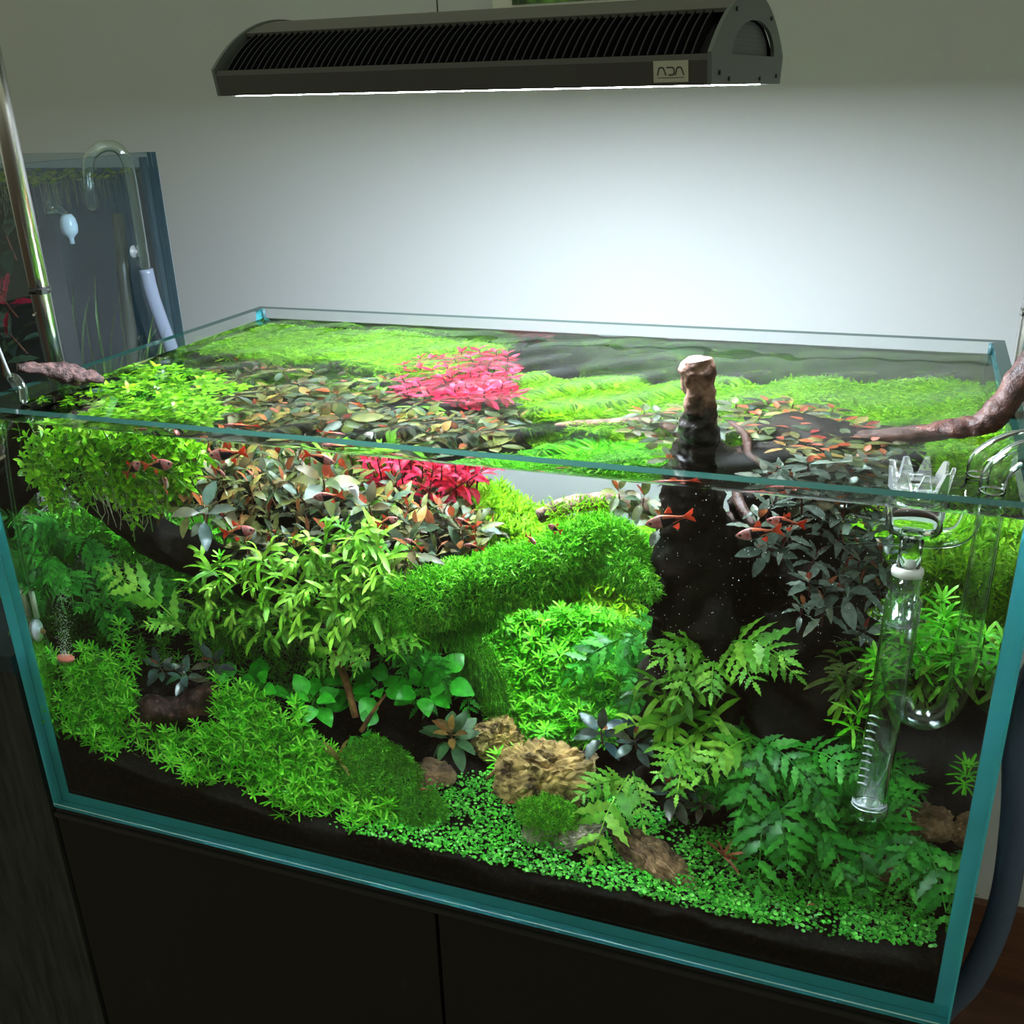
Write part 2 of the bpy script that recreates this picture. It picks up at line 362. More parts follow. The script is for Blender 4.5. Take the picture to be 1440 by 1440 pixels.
# ------------------------------------------------------------------ lamp stand poles
def pole(x, y, z0, label, extras):
    t = thing('steel_pole', label, 'pole', (x, y, z0))
    prof = [(0, z0), (.0098, z0), (.0098, 1.3), (0, 1.3)]
    MB().lathe(prof, (x, y, 0), 24).obj('tube', M_STEEL, t, True)
    if extras:
        MB().lathe([(.0099, .521), (.0112, .521), (.0112, .526), (.0099, .526)], (x, y, 0), 20, close=True).obj('cable_tie', M_BLACK, t, True)
        MB().box((x + .008, y - .014, .5215), (x + .016, y - .006, .5265)).obj('tie_clasp', M_BLACK, t)
        MB().lathe([(0, .4975), (.0016, .4985), (.0016, .5005), (0, .5015)], (x - .005, y - .0092, 0), 8).obj('set_screw', M_STEEL, t, True)
    else: MB().lathe([(.0099, .46), (.0108, .46), (.0108, .468), (.0099, .468)], (x, y, 0), 20, close=True).obj('joint_ring', M_STEEL, t, True)
pole(-.021, .152, .19, 'brushed steel pole with a black cable tie beside the planted tank', True)
pole(.9255, .560, FLOOR, 'brushed steel pole behind the corner with the glass pipes', False)

# ------------------------------------------------------------------ cabinets
def cabinet():
    t = thing('aquarium_cabinet', 'black two-door cabinet carrying the planted aquarium', 'cabinet', (W / 2, D / 2, FLOOR))
    MB().box((0, .020, FLOOR), (W, D, -.012)).obj('body', M_CAB, t)
    MB().box((.001, .001, -.006), (W - .001, D - .001, -.0005)).obj('tank_mat', M_BLACK, t)
    MB().box((-.001, -.0015, -.0125), (W + .001, .0195, -.0075)).obj('top_edge', M_CABTOP, t)
    for x0, x1 in ((.001, .4505), (.4545, W - .001)):
        d = MB().box((x0, 0, FLOOR + .03), (x1, .0190, -.0135)).obj('door', M_CAB, t)
cabinet()
t = thing('grey_cabinet', 'grey wood-grain cabinet standing flush beside the black aquarium cabinet', 'cabinet', (-.35, .3, FLOOR))
MB().box((-.70, .0, FLOOR), (-.007, .62, .165)).obj('body', M_GRAIN, t)
MB().box((-.702, -.002, .1655), (-.006, .622, .185)).obj('top_board', pm('blue_grey_board', (.02, .035, .045), .4), t)

# ------------------------------------------------------------------ aquarium glass
tank = thing('aquarium', 'rimless clear glass aquarium with blue-green edges full of plants', 'aquarium', (W / 2, D / 2, 0))
# material order per face: -z +z -y +y +x -x
MS = [M_PANE, M_EDGE, M_RIM]
MB().box((0, 0, 0), (W, T, H), mis=[1, 2, 0, 0, 1, 1]).obj('front_pane', MS, tank)
MB().box((0, D - T, 0), (W, D, H), mis=[1, 2, 0, 0, 1, 1]).obj('back_pane', MS, tank)
MB().box((0, T + .0004, T), (T, D - T - .0004, H), mis=[1, 2, 1, 1, 0, 0]).obj('side_pane', MS, tank)
MB().box((W - T, T + .0004, T), (W, D - T - .0004, H), mis=[1, 2, 1, 1, 0, 0]).obj('side_pane', MS, tank)
MB().box((0, T + .0004, 0), (W, D - T - .0004, T - .0003), mis=[1, 1, 1, 1, 1, 1]).obj('bottom_pane', MS, tank)
for x in (T + .0012, W - T - .0012):           # silicone beads in the dry corners
    for y in (D - T - .0012,): MB().tube([(x, y, ZW + .0005), (x, y, H - .001)], .0022, 8).obj('silicone_bead', M_SIL, tank, True)
MB().tube([(.001, -.0002, .0045), (W - .001, -.0002, .0045)], .0006, 6).obj('bevel_highlight', pm('pale_highlight', (.45, .75, .8), .2), tank, True)  # pale tube imitates the highlight along the bottom front edge

# ------------------------------------------------------------------ water
def make_water():
    x0, x1, y0, y1, z0 = T + .0003, W - T - .0003, T + .0003, D - T - .0003, T + .0003
    nx, ny = 150, 84; vs = []; rr = random.Random(3)
    waves = [(rr.uniform(30, 150), rr.uniform(0, 6.28), rr.uniform(0, 6.28), rr.uniform(.00009, .00034)) for _ in range(14)]
    for j in range(ny + 1):
        for i in range(nx + 1):
            x = x0 + (x1 - x0) * i / nx; y = y0 + (y1 - y0) * j / ny; z = ZW
            for k, a, p, h in waves: z += h * (40 / k) ** .5 * math.sin(k * (x * math.cos(a) + y * math.sin(a)) + p)
            for cx, cyy, am in ((.632, .092, .0007), (.825, .052, .0006), (.868, .20, .0004), (.05, .15, .0003)):
                r = math.hypot(x - cx, y - cyy); z += am * math.cos(r * 420) * math.exp(-r * 38)
            edge = min(i, nx - i, j, ny - j)
            if edge == 0: z = ZW + .0012                       # meniscus against the glass
            vs.append((x, y, z))
    mb = MB(); w = nx + 1
    mb.add(vs, [(j * w + i, j * w + i + 1, (j + 1) * w + i + 1, (j + 1) * w + i) for j in range(ny) for i in range(nx)])
    ntop = len(mb.f); zt = ZW + .0012
    mb.box((x0, y0, z0), (x1, y1, zt)); mb.f.pop(ntop + 1); mb.m.pop(ntop + 1)     # box without its lid
    me = mb.mesh('water', glass_mat('clear_water', 1.33, (.985, 1, .985)))
    me.polygons.foreach_set('use_smooth', [True] * ntop + [False] * (len(mb.f) - ntop))
    o = link('water', me); tag(o, 'clear water filling the planted aquarium with faint ripples on top', 'water', kind='stuff')
make_water()

# ------------------------------------------------------------------ soil
def make_soil():
    nx, ny = 60, 34; x0, x1, y0, y1 = T + .0012, W - T - .0012, T + .0012, D - T - .0012; vs = []
    for j in range(ny + 1):
        for i in range(nx + 1):
            x = x0 + (x1 - x0) * i / nx; y = y0 + (y1 - y0) * j / ny
            vs.append((x, y, soil_z(x, y) + .004 * noise.noise(V((x * 30, y * 30, 0)))))
    n = len(vs); vs += [(x, y, T + .001) for x, y, _ in vs]; w = nx + 1
    f = [(j * w + i, j * w + i + 1, (j + 1) * w + i + 1, (j + 1) * w + i) for j in range(ny) for i in range(nx)]
    for i in range(nx): f += [(i + 1, i, n + i, n + i + 1), (ny * w + i, ny * w + i + 1, n + ny * w + i + 1, n + ny * w + i)]
    for j in range(ny): f += [(j * w, (j + 1) * w, n + (j + 1) * w, n + j * w), ((j + 1) * w + nx, j * w + nx, n + j * w + nx, n + (j + 1) * w + nx)]
    o = MB().add(vs, f).obj('soil', M_SOIL, None, True); tag(o, 'black aquarium soil banked up behind the front glass', 'soil', kind='stuff')
make_soil()

# ------------------------------------------------------------------ driftwood and stones
def wood(name, label, pts, rad, mat, n=30, seed=0, amp=.22, res=16, knob=0.0):
    P = spline(pts, res); k = len(P); rd = lerp_list(rad, k); mb = MB(); mb.tube(P, rd, n, True)
    out = []
    for i, p in enumerate(mb.v):
        c = P[min(i // n, k - 1)]; p = V(p); d = p - c
        a = noise.noise(V((p.x * 26 + seed, p.y * 26, p.z * 26))) + .55 * noise.noise(V((p.x * 75, p.y * 75 + seed, p.z * 75))) + .35 * noise.noise(V((p.x * 190, p.y * 190 + seed, p.z * 190))) - .5 * max(0, .25 - abs(noise.noise(V((p.x * 60 + 9, p.y * 60, p.z * 22)))))
        out.append(c + d * (1 + amp * 2 * a))
    mb.v = [tuple(p) for p in out]
    o = mb.obj(name, mat, None, True); return tag(o, label, 'driftwood')
def rock(name, label, c, size, mat, rz=0, tilt=0, seed=0, strata=0.0, amp=.35):
    bm = bmesh.new(); bmesh.ops.create_icosphere(bm, subdivisions=5, radius=1)
    E = Matrix.Rotation(rz, 3, 'Z') @ Matrix.Rotation(tilt, 3, 'Y'); rr = random.Random(seed)
    cuts = [(rnd_dir(rr), rr.uniform(.55, .85)) for _ in range(11)]
    for v in bm.verts:
        p = v.co.copy()
        for nrm, k in cuts:                                   # broken facets
            d = p.dot(nrm) - k
            if d > 0: p -= nrm * d * .85
        q = p * 2.2 + V((seed * 7.3, seed, 0))
        h = .30 * noise.noise(q) - .55 * max(0, .22 - abs(noise.noise(q * 1.5))) * 2 - .35 * max(0, .2 - abs(noise.noise(q * 3.4))) * 2 + .10 * noise.noise(q * 7)
        pit = noise.noise(q * 2.1 + V((5, 5, 5)))
        if pit > .28: h -= (pit - .28) * 1.3                  # hollows
        if strata: h += strata * (abs(math.sin(p.z * 6 + p.y * 4 + 1.2 * noise.noise(q))) - .5) * .6
        p *= 1 + amp * 1.6 * h
        v.co = E @ V((p.x * size[0], p.y * size[1], max(-.7, p.z) * size[2])) * 1.18
    me = bpy.data.meshes.new(name); bm.to_mesh(me); bm.free(); me.materials.append(mat)
    me.polygons.foreach_set('use_smooth', [False] * len(me.polygons))
    o = link(name, me, None, Matrix.Translation(c)); return tag(o, label, 'stone')

wood('driftwood_branch', 'dark driftwood branch sloping down under the dense brown-leaved plants', [(.030, .120, .424), (.036, .124, .400), (.045, .130, .360), (.095, .140, .305), (.180, .170, .262), (.300, .200, .255), (.380, .235, .225), (.395, .290, .160), (.390, .320, .090)],
     [.006, .013, .018, .022, .026, .034, .034, .030, .030], M_WOOD, seed=1, res=10)
wood('driftwood_core', 'dark driftwood core added inside the brown-leaved plant mass', [(.060, .250, .330), (.160, .255, .315), (.280, .270, .305), (.390, .280, .270), (.430, .300, .130)], [.016, .026, .032, .030, .030], M_WOOD, seed=5)  # added core, keeps the bright wall from showing through the leaves
tip = wood('driftwood_tip', 'crusty reddish driftwood tip resting on the rim above the water', [(-.002, .084, .4615), (.012, .106, .4560), (.030, .128, .4450), (.048, .142, .4380)], [.0045, .0085, .0100, .0050], M_CRUST, seed=8, amp=.34, res=14)
wood('driftwood_stump', 'pale knobbly driftwood stump rising straight out of the water', [(.6485, .132, .4975), (.649, .132, .4945), (.651, .131, .486), (.653, .130, .468), (.654, .130, .450), (.655, .131, .428)], [.0030, .0105, .0155, .0152, .0140, .0145], M_STUMP, seed=12, amp=.24, res=14)
wood('driftwood_root', 'dark submerged driftwood trunk below the pale stump', [(.655, .131, .428), (.656, .133, .415), (.657, .140, .380), (.662, .160, .300), (.664, .190, .200), (.660, .200, .080)], [.0135, .0160, .024, .040, .046, .05], M_WOOD, seed=3)
wood('driftwood_root', 'broad black driftwood trunk behind the leafy plants beside the glass pipes', [(.735, .200, .402), (.742, .210, .330), (.750, .220, .220), (.745, .220, .080)], [.044, .056, .066, .070], M_WOOD, n=36, seed=4)
wood('driftwood_branch', 'reddish driftwood branch leaning out of the tank over the side rim', [(.650, .180, .340), (.720, .195, .372), (.790, .205, .400), (.850, .212, .424), (.872, .214, .436), (.888, .222, .459), (.912, .244, .495), (.935, .262, .530)],
     [.012, .013, .014, .014, .0125, .0120, .0120, .011], M_WOOD2, seed=6, amp=.15)
wood('driftwood_twig', 'short brown driftwood stub with a cut end above the mossy branch', [wp(757, 727, .23), wp(790, 712, .235), wp(840, 705, .24), wp(900, 712, .25), wp(960, 720, .20)], [.0065, .0085, .0080, .008, .008], M_WOODTIP, seed=9, amp=.12)
wood('driftwood_twig', 'thin red-brown twig reaching up to the surface beside the stump', [(.668, .205, .412), (.685, .180, .402), (.694, .150, .385), wp(1066, 748, .13), wp(1085, 775, .16)], [.0025, .0042, .0045, .004, .004], M_WOOD2, seed=10, amp=.15)
wood('driftwood_branch', 'red-brown driftwood log lying among the low green shoots', [wp(172, 1022, .085), wp(215, 1005, .095), wp(262, 992, .105), wp(310, 975, .12)], [.010, .015, .015, .012], M_WOOD2, seed=11, amp=.34)
wood('driftwood_branch', 'black driftwood ledge carrying small ferns below the skimmer pipe', [wp(1165, 985, .17), wp(1230, 975, .15), wp(1310, 968, .14), wp(1390, 962, .12)], [.012, .015, .016, .012], M_WOOD, seed=13)
wood('driftwood_branch', 'mossy driftwood branch arching across the middle of the tank', [wp(450, 890, .15), wp(560, 868, .15), wp(680, 838, .14), wp(780, 808, .14), wp(850, 785, .145), wp(898, 818, .14)], [.012, .013, .013, .012, .010, .004], M_WOOD, seed=14)
wood('brown_twig', 'thick brown speckled twig standing among the round green leaves', [wp(470, 915, .125), wp(487, 960, .12), wp(500, 1008, .12)], [.004, .0045, .0045], M_TWIG, seed=15, amp=.1)
wood('brown_twig', 'thin brown twig slanting across a round green leaf', [wp(543, 976, .10), wp(525, 1000, .105), wp(508, 1028, .11)], [.001, .002, .0025], M_TWIG, seed=16, amp=.1)
wood('brown_twig', 'straight brown twig lying between two ochre stones', [wp(730, 1052, .15), wp(705, 1075, .14), wp(684, 1096, .13)], [.0012, .002, .0015], M_TWIG, seed=17, amp=.1)

rock('dragon_stone', 'large ochre pitted stone leaning behind the small moss ball', wp(772, 1092, .145), (.054, .030, .040), M_STONE, rz=.2, tilt=-.75, seed=1)
rock('dragon_stone', 'small ochre stone at the foot of the central green mound', wp(704, 1040, .20), (.026, .02, .024), M_STONE, rz=.4, tilt=-.3, seed=2)
rock('dragon_stone', 'pale grey stone tip poking out below a fern frond', wp(812, 1176, .085), (.036, .015, .014), M_STONE3, rz=.15, tilt=-.55, seed=3, strata=.25)
rock('dragon_stone', 'small pale stone beside the moss ball', wp(748, 1172, .075), (.014, .010, .011), M_STONE3, rz=.3, tilt=0, seed=9)
rock('dragon_stone', 'long brown layered stone lying on the clover-like carpet', wp(915, 1212, .075), (.048, .020, .019), M_STONE2, rz=-.25, tilt=.52, seed=4, strata=.35)
rock('dragon_stone', 'brown stone half hidden under the hanging fern near the side glass', wp(1306, 1160, .13), (.026, .02, .018), M_STONE2, rz=.3, tilt=.2, seed=5)
rock('dragon_stone', 'brown stone beneath the fern fronds on the carpet edge', wp(1215, 1210, .13), (.030, .02, .016), M_STONE2, rz=0, tilt=0, seed=6)
rock('dragon_stone', 'smooth reddish stone under the brown-leaved rosette', wp(606, 1088, .14), (.024, .018, .014), M_STONE2, rz=0, tilt=0, seed=7, amp=.2)

# ------------------------------------------------------------------ leaf shapes (unit length along +X)
def leaf_mb(wf, n=7, bend=.6, fold=.25, wave=0.0, wf_n=3, ser=0.0, mb=None, M=None):
    mb = mb or MB(); x = z = 0.0; vs = []; M = M or Matrix()
    for i in range(n + 1):
        t = i / n; a = -bend * (t - .25)
        if i: x += math.cos(a) / n; z += math.sin(a) / n
        w = wf(t) * (1 + (ser if i % 2 else -ser)); s = wave * math.sin(t * wf_n * 6.28)
        vs += [V((x - ser * w * .8, w, z + fold * w + s)), V((x, 0, z)), V((x - ser * w * .8, -w, z + fold * w - s))]
    fs = []
    for i in range(n): a = i * 3; fs += [(a, a + 1, a + 4, a + 3), (a + 1, a + 2, a + 5, a + 4)]
    mb.add([M @ v for v in vs], fs); return mb
oval = lambda w, p=.85, pet=.14: (lambda t: .012 if t < pet else w * max(0.03, math.sin(math.pi * min(1, ((t - pet) / (1 - pet))) ** p)) ** .75)
strap = lambda w: (lambda t: w * (.35 + .65 * min(1, t * 5)) * min(1, (1.02 - t) * 5) ** .7)
lance = lambda w: (lambda t: w * max(.04, math.sin(math.pi * (.08 + .92 * t) ** .8)))
ROUND_L = [leaf_mb(oval(.19), bend=b, fold=f, wave=w) for b, f, w in ((.5, .25, 0), (.9, .15, .012), (.3, .35, .02), (.7, .3, .01))]
WAVY_L = [leaf_mb(oval(.125, .8), n=9, bend=b, fold=f, wave=.022, wf_n=4) for b, f in ((.7, .3), (1.0, .2), (.4, .35))]
HEART_L = [leaf_mb(oval(.30, .62, .30), n=8, bend=b, fold=.18) for b in (.7, 1.0, .5)]
RED_L = [leaf_mb(oval(.165, .9, .06), n=6, bend=b, fold=.35) for b in (.5, .9, .1)]
PINNA_L = [leaf_mb(lance(.15), n=9, bend=b, fold=.15, ser=s) for b, s in ((.5, .30), (.2, .38), (.8, .28))]
def lobed(seed):
    r = random.Random(seed); mb = MB(); leaf_mb(strap(.062), 10, r.uniform(.4, 2.3), .25, .008, 2, mb=mb)
    for t, s in ((.35, 1), (.42, -1), (.55, 1), (.6, -1))[:r.choice((2, 3, 4))]:
        L = r.uniform(.38, .55)
        leaf_mb(strap(.110), 6, r.uniform(.3, 2.2), .25, .01, 2, mb=mb, M=Matrix.Translation((t, 0, .02)) @ Matrix.Rotation(s * r.uniform(.4, .8), 4, 'Z') @ Matrix.Scale(L, 4))
    return mb
LOBED_L = [lobed(i) for i in range(5)]
STRAP_L = [leaf_mb(strap(.068), 9, b, .3, .006, 3) for b in (.5, 1.0, 1.5)]
_cache = {}
def lm(kind, i, mat, name):
    k = (kind, i, mat.name)
    if k not in _cache: _cache[k] = {'round': ROUND_L, 'wavy': WAVY_L, 'heart': HEART_L, 'red': RED_L, 'pinna': PINNA_L, 'lobed': LOBED_L, 'strap': STRAP_L}[kind][i].mesh(name, mat, True)
    return _cache[k]
NK = {'round': 4, 'wavy': 3, 'heart': 3, 'red': 3, 'pinna': 3, 'lobed': 5, 'strap': 3}
STEM_MB = MB().tube([(0, 0, 0), (.5, 0, .03), (1, 0, 0)], [1, .9, .7], 5)
def stem_part(parent, a, b, r, mat, name='stem'):
    k = ('stem', mat.name)
    if k not in _cache: _cache[k] = STEM_MB.mesh('stem', mat, True)
    d = b - a; return link(name, _cache[k], parent, frame(a, d, V((.3, .2, .9)), (d.length, r, r)))

L_BUCE = leaf_mat('olive_leaf', [(.022, .036, .012), (.062, .088, .026), (.050, .088, .060), (.095, .062, .020), (.100, .128, .024), (.150, .155, .042)], .24, .42)
L_BUCE_D = leaf_mat('dark_teal_leaf', [(.020, .045, .035), (.050, .105, .090), (.075, .12, .085), (.10, .085, .045), (.035, .085, .095)], .18, .3)
L_YOUNG = leaf_mat('young_red_leaf', [(.40, .055, .022), (.42, .12, .04), (.34, .035, .03), (.38, .17, .06)], .35, .35)
L_SILVER = leaf_mat('silvery_dark_leaf', [(.05, .085, .06), (.13, .18, .14), (.20, .26, .21), (.09, .12, .10), (.24, .27, .20)], .15, .25)
L_YELLOW = leaf_mat('old_yellow_leaf', [(.30, .26, .06), (.36, .20, .06), (.22, .26, .06)], .35, .4)
L_ANUB = leaf_mat('glossy_green_leaf', [(.014, .24, .010), (.035, .42, .020), (.075, .58, .035)], .25, .3)
L_FERN = leaf_mat('yellow_green_frond', [(.07, .25, .012), (.16, .43, .020), (.30, .58, .05)], .35, .4)
L_FERN_D = leaf_mat('olive_frond', [(.05, .11, .015), (.13, .20, .03), (.22, .26, .05)], .3, .4)
L_BOLB = leaf_mat('dark_green_frond', [(.014, .17, .014), (.038, .33, .026), (.085, .47, .042)], .25, .38)
L_BOLB_L = leaf_mat('light_green_frond', [(.09, .36, .025), (.17, .50, .035), (.28, .60, .06)], .3, .38)
L_RED = leaf_mat('crimson_leaf', [(.50, .010, .040), (.66, .022, .085), (.76, .075, .17), (.58, .03, .03)], .4, .35)
L_STEM = pm('brown_stem', (.16, .045, .02), .6)
L_STEMG = pm('green_stem', (.10, .22, .03), .6)
L_STEMR = pm('dark_red_stem', (.10, .012, .014), .6)
NEARCAM = V((.10, -.5, .25))

def rosette(name, label, base, n, size, kind, mats, stem_mat, seed, group=None, cat='plant', axis=None, lo=-.2, hi=1.25, stemlen=.35, young=.10):
    r = random.Random(seed)
    a = (axis or (V((0, -.35, 1)) + rnd_dir(r) * .35)).normalized(); u = a.orthogonal().normalized(); w = a.cross(u)
    t = thing(name, label, cat, base, group)
    foot = base - a * size * stemlen; stem_part(t, foot - a * size * .3, base, max(.0006, size * .035), stem_mat)
    ph = r.uniform(0, 6.28)
    for i in range(n):
        f = i / max(1, n - 1); e = hi + (lo - hi) * f ** .8 + r.uniform(-.2, .2); az = ph + i * 2.4 + r.uniform(-.3, .3)
        d = (u * math.cos(az) + w * math.sin(az)) * math.cos(e) + a * math.sin(e)
        yl = f < young and len(mats) > 1
        s = size * (r.uniform(.55, .75) if yl else r.uniform(.8, 1.1) * (.72 + .28 * min(1, f * 2.5)))
        p = base - a * size * stemlen * f + d * size * .03
        link('leaf', lm(kind, r.randrange(NK[kind]), mats[1] if yl else (mats[2] if len(mats) > 2 and r.random() < .12 else mats[0]), 'leaf'), t, frame(p, d, a, s, r.uniform(-.35, .35)))
    return t

sd = [100]
def nxt(): sd[0] += 1; return sd[0]
# --- the brown-green mass on the wood
C_POLY = [(200, 700, .10), (195, 660, .14), (260, 636, .20), (330, 630, .24), (420, 636, .25), (500, 650, .26), (560, 700, .23), (620, 712, .24), (680, 745, .22), (690, 770, .20), (640, 795, .17), (560, 795, .15), (470, 770, .13), (420, 785, .13), (340, 770, .12), (260, 720, .11)]
for (u, v, y) in poly_pts(C_POLY, 58, random.Random(11), gap=22):
    p = wp(u, v, y); k = R.random()
    if not inside(p): continue
    if k < .55: rosette('bushy_water_plant', 'small brown-green leafy plant in the dense mass ' + ('by the lime stems' if u < 330 else 'near the crimson plants' if u > 520 else 'over the yellow-green ferns'), p, 10, R.uniform(.023, .033), 'wavy', (L_BUCE, L_YOUNG, L_YELLOW), L_STEM, nxt(), 'brown-green plants ' + ('by the lime stems' if u < 330 else 'near the crimson plants' if u > 520 else 'over the ferns'))
    else: rosette('broad_leaf_plant', 'broad-leaved grey-green plant in the dense mass on the sloping driftwood', p, 8, R.uniform(.026, .036), 'round', (L_BUCE, L_YOUNG, L_YELLOW), L_STEM, nxt(), 'grey-green plants on the sloping driftwood')
C_TOP = [(255, 545, .36), (330, 497, .37), (450, 492, .37), (560, 505, .37), (590, 560, .345), (735, 565, .30), (750, 605, .30), (620, 612, .32), (480, 600, .34), (330, 585, .36)]
for (u, v, z) in poly_pts(C_TOP, 62, random.Random(12), gap=17):
    p = tp(u, v, z)
    if inside(p): rosette('bushy_water_plant', 'olive leafy plant under the surface ' + ('between lime stems and lime hedge' if u < 370 else 'in front of the crimson leaves' if u > 540 else 'in the middle of the brown mass'), p, 9, R.uniform(.020, .030), R.choice(('wavy', 'round')), (L_BUCE, L_YOUNG, L_YELLOW), L_STEM, nxt(), 'olive surface plants ' + ('by the lime stems' if u < 370 else 'by the crimson leaves' if u > 540 else 'in the middle'))
# --- named broad plants
for (u, v, y, n, s, kind, label) in (
    (285, 715, .085, 7, .034, 'round', 'broad-leaved plant with long grey leaves jutting from the mass above the dark branch'),
    (455, 675, .16, 9, .036, 'round', 'pale green rosette with red centre standing above the plant mass'),
    (575, 770, .12, 9, .036, 'wavy', 'striped silvery rosette with orange heart beside the moss'),
    (395, 785, .11, 8, .024, 'round', 'dark round-leaved plant hanging below the mass over the ferns'),
    (345, 765, .11, 6, .022, 'round', 'teal round-leaved plant under the swimming red fish'),
    (650, 745, .20, 9, .028, 'wavy', 'olive rosette at the end of the brown mass by the bright moss')):
    rosette('broad_leaf_plant', label, wp(u, v, y), n, s, kind, (L_BUCE if y > .1 else L_BUCE_D, L_YOUNG), L_STEM, nxt())
for (u, v, y, n, s, kind, mat, label) in (
    (225, 938, .085, 10, .027, 'round', L_BUCE_D, 'dark teal round-leaved plant beside the green shoots'),
    (258, 948, .090, 9, .027, 'round', L_BUCE_D, 'dark round-leaved plant with orange young leaves on the red-brown log'),
    (300, 930, .11, 8, .026, 'round', L_BUCE_D, 'dark olive plant shaded by the yellow-green ferns'),
    (845, 1030, .13, 9, .030, 'round', L_BUCE_D, 'dark olive plant leaning over the ochre stone'),
    (893, 1040, .115, 11, .028, 'round', L_BUCE_D, 'blue-green plant with one orange leaf above the fern'),
    (945, 1112, .10, 11, .029, 'round', L_BUCE_D, 'blue-green rosette between the fern fronds and the brown stone'),
    (985, 1130, .11, 8, .020, 'round', L_BUCE_D, 'small olive rosette shaded by the fern fronds')):
    rosette('broad_leaf_plant', label, wp(u, v, y), n, s, kind, (mat, L_YOUNG, L_YELLOW) if mat is L_BUCE else (mat, L_YOUNG), L_STEM, nxt(), axis=V((0, -.6, 1)))
rosette('broad_leaf_plant', 'bronze and green rosette standing before the dark hollow', wp(634, 1032, .12), 17, .036, 'round', (leaf_mat('deep_green_leaf', [(.03, .09, .03), (.06, .15, .05)], .2, .4), leaf_mat('bronze_leaf', [(.26, .10, .025), (.34, .19, .05), (.20, .12, .04)], .3, .4)), L_STEM, nxt(), axis=V((0, -.6, 1)), young=.42)
# --- dark plants on the trunk at the pipes
T_POLY = [(1050, 690, .105), (1250, 690, .15), (1250, 790, .12), (1215, 900, .13), (1130, 860, .12), (1075, 790, .105)]
for (u, v, y) in poly_pts(T_POLY, 27, random.Random(14), gap=23):
    p = wp(u, v, y)
    if inside(p): rosette('broad_leaf_plant', 'dark silvery-leaved plant with red shoots on the black trunk', p, 9, R.uniform(.020, .029), R.choice(('wavy', 'wavy', 'round')), (L_SILVER, L_YOUNG), L_STEMR, nxt(), 'dark plants on the black trunk')
T_TOP = [(880, 580, .40), (1000, 572, .40), (1120, 562, .40), (1240, 590, .40), (1250, 640, .405), (1150, 655, .405), (1060, 610, .40), (950, 600, .395)]
for (u, v, z) in poly_pts(T_TOP, 48, random.Random(15), gap=15):
    p = tp(u, v, z)
    if inside(p): rosette('broad_leaf_plant', 'pale olive plant lying flat just below the surface ' + ('beside the reddish leaning branch' if u > 1130 else 'before the lime hedge' if v < 585 else 'close to the stump'), p, 7, R.uniform(.022, .030), 'round', (L_BUCE, L_YOUNG, L_YELLOW), L_STEM, nxt(), 'flat olive plants ' + ('by the leaning branch' if u > 1130 else 'before the lime hedge' if v < 585 else 'close to the stump'), axis=V((0, 0, 1)), lo=-.1, hi=.5)
for (u, v, y) in ((870, 690, .20), (905, 700, .18), (930, 735, .14), (945, 745, .15), (885, 715, .22), (960, 700, .17)):
    rosette('broad_leaf_plant', 'pale leafy plant clinging to the driftwood stub near the stump', wp(u, v, y), 8, R.uniform(.020, .026), 'round', (L_BUCE, L_YOUNG), L_STEM, nxt(), 'pale plants by the driftwood stub')

# --- crimson plant behind
r = random.Random(21)
for (u, v, z) in poly_pts([(562, 497, .385), (640, 490, .39), (722, 490, .39), (722, 550, .375), (640, 558, .37), (565, 548, .375)], 34, r, gap=13):
    top = tp(u, v, z); foot = V((top.x * .75 + .35 * .25 + r.uniform(-.01, .01), top.y * .8 + .36 * .2, .27))
    t = thing('crimson_stem_plant', 'tall crimson stem plant with leaves spreading under the surface', 'plant', foot, 'crimson stem plants')
    stem_part(t, foot, top, .0011, L_STEMR); a = (top - foot).normalized(); uu = a.orthogonal().normalized(); ww = a.cross(uu)
    for i in range(14):
        f = i / 13; az = (i // 2) * 1.57 + (i % 2) * 3.14 + r.uniform(-.4, .4); e = .15 + (1 - f) * .9
        e = .95 - .95 * f; d = (uu * math.cos(az) + ww * math.sin(az)) * math.cos(e) + a * math.sin(e)
        link('leaf', lm('red', r.randrange(3), L_RED, 'leaf'), t, frame(top - a * (f * .055), d, a, r.uniform(.019, .027) * (.65 + .35 * min(1, f * 3)), r.uniform(-.3, .3)))
r = random.Random(22)
for (u0, v0, u1, v1, y) in ((600, 690, 640, 640, .30), (620, 700, 690, 655, .28), (570, 700, 530, 650, .29), (600, 715, 610, 650, .27), (625, 705, 660, 645, .31), (560, 690, 580, 640, .33), (650, 700, 685, 650, .30), (540, 690, 515, 665, .28)):
    foot, top = wp(u0, v0, y), wp(u1, v1, y); t = thing('crimson_stem_plant', 'arching crimson stem plant rising out of the brown-leaved mass', 'plant', foot, 'arching crimson stems')
    stem_part(t, foot, top, .0010, L_STEMR); a = (top - foot).normalized(); uu = a.orthogonal().normalized(); ww = a.cross(uu)
    for i in range(14):
        f = i / 13; az = (i // 2) * 1.57 + (i % 2) * 3.14 + r.uniform(-.4, .4); e = 1.0 - .9 * f; d = (uu * math.cos(az) + ww * math.sin(az)) * math.cos(e) + a * math.sin(e)
        link('leaf', lm('red', r.randrange(3), L_RED, 'leaf'), t, frame(top + (foot - top) * f * .85, d, a, r.uniform(.019, .026), r.uniform(-.3, .3)))

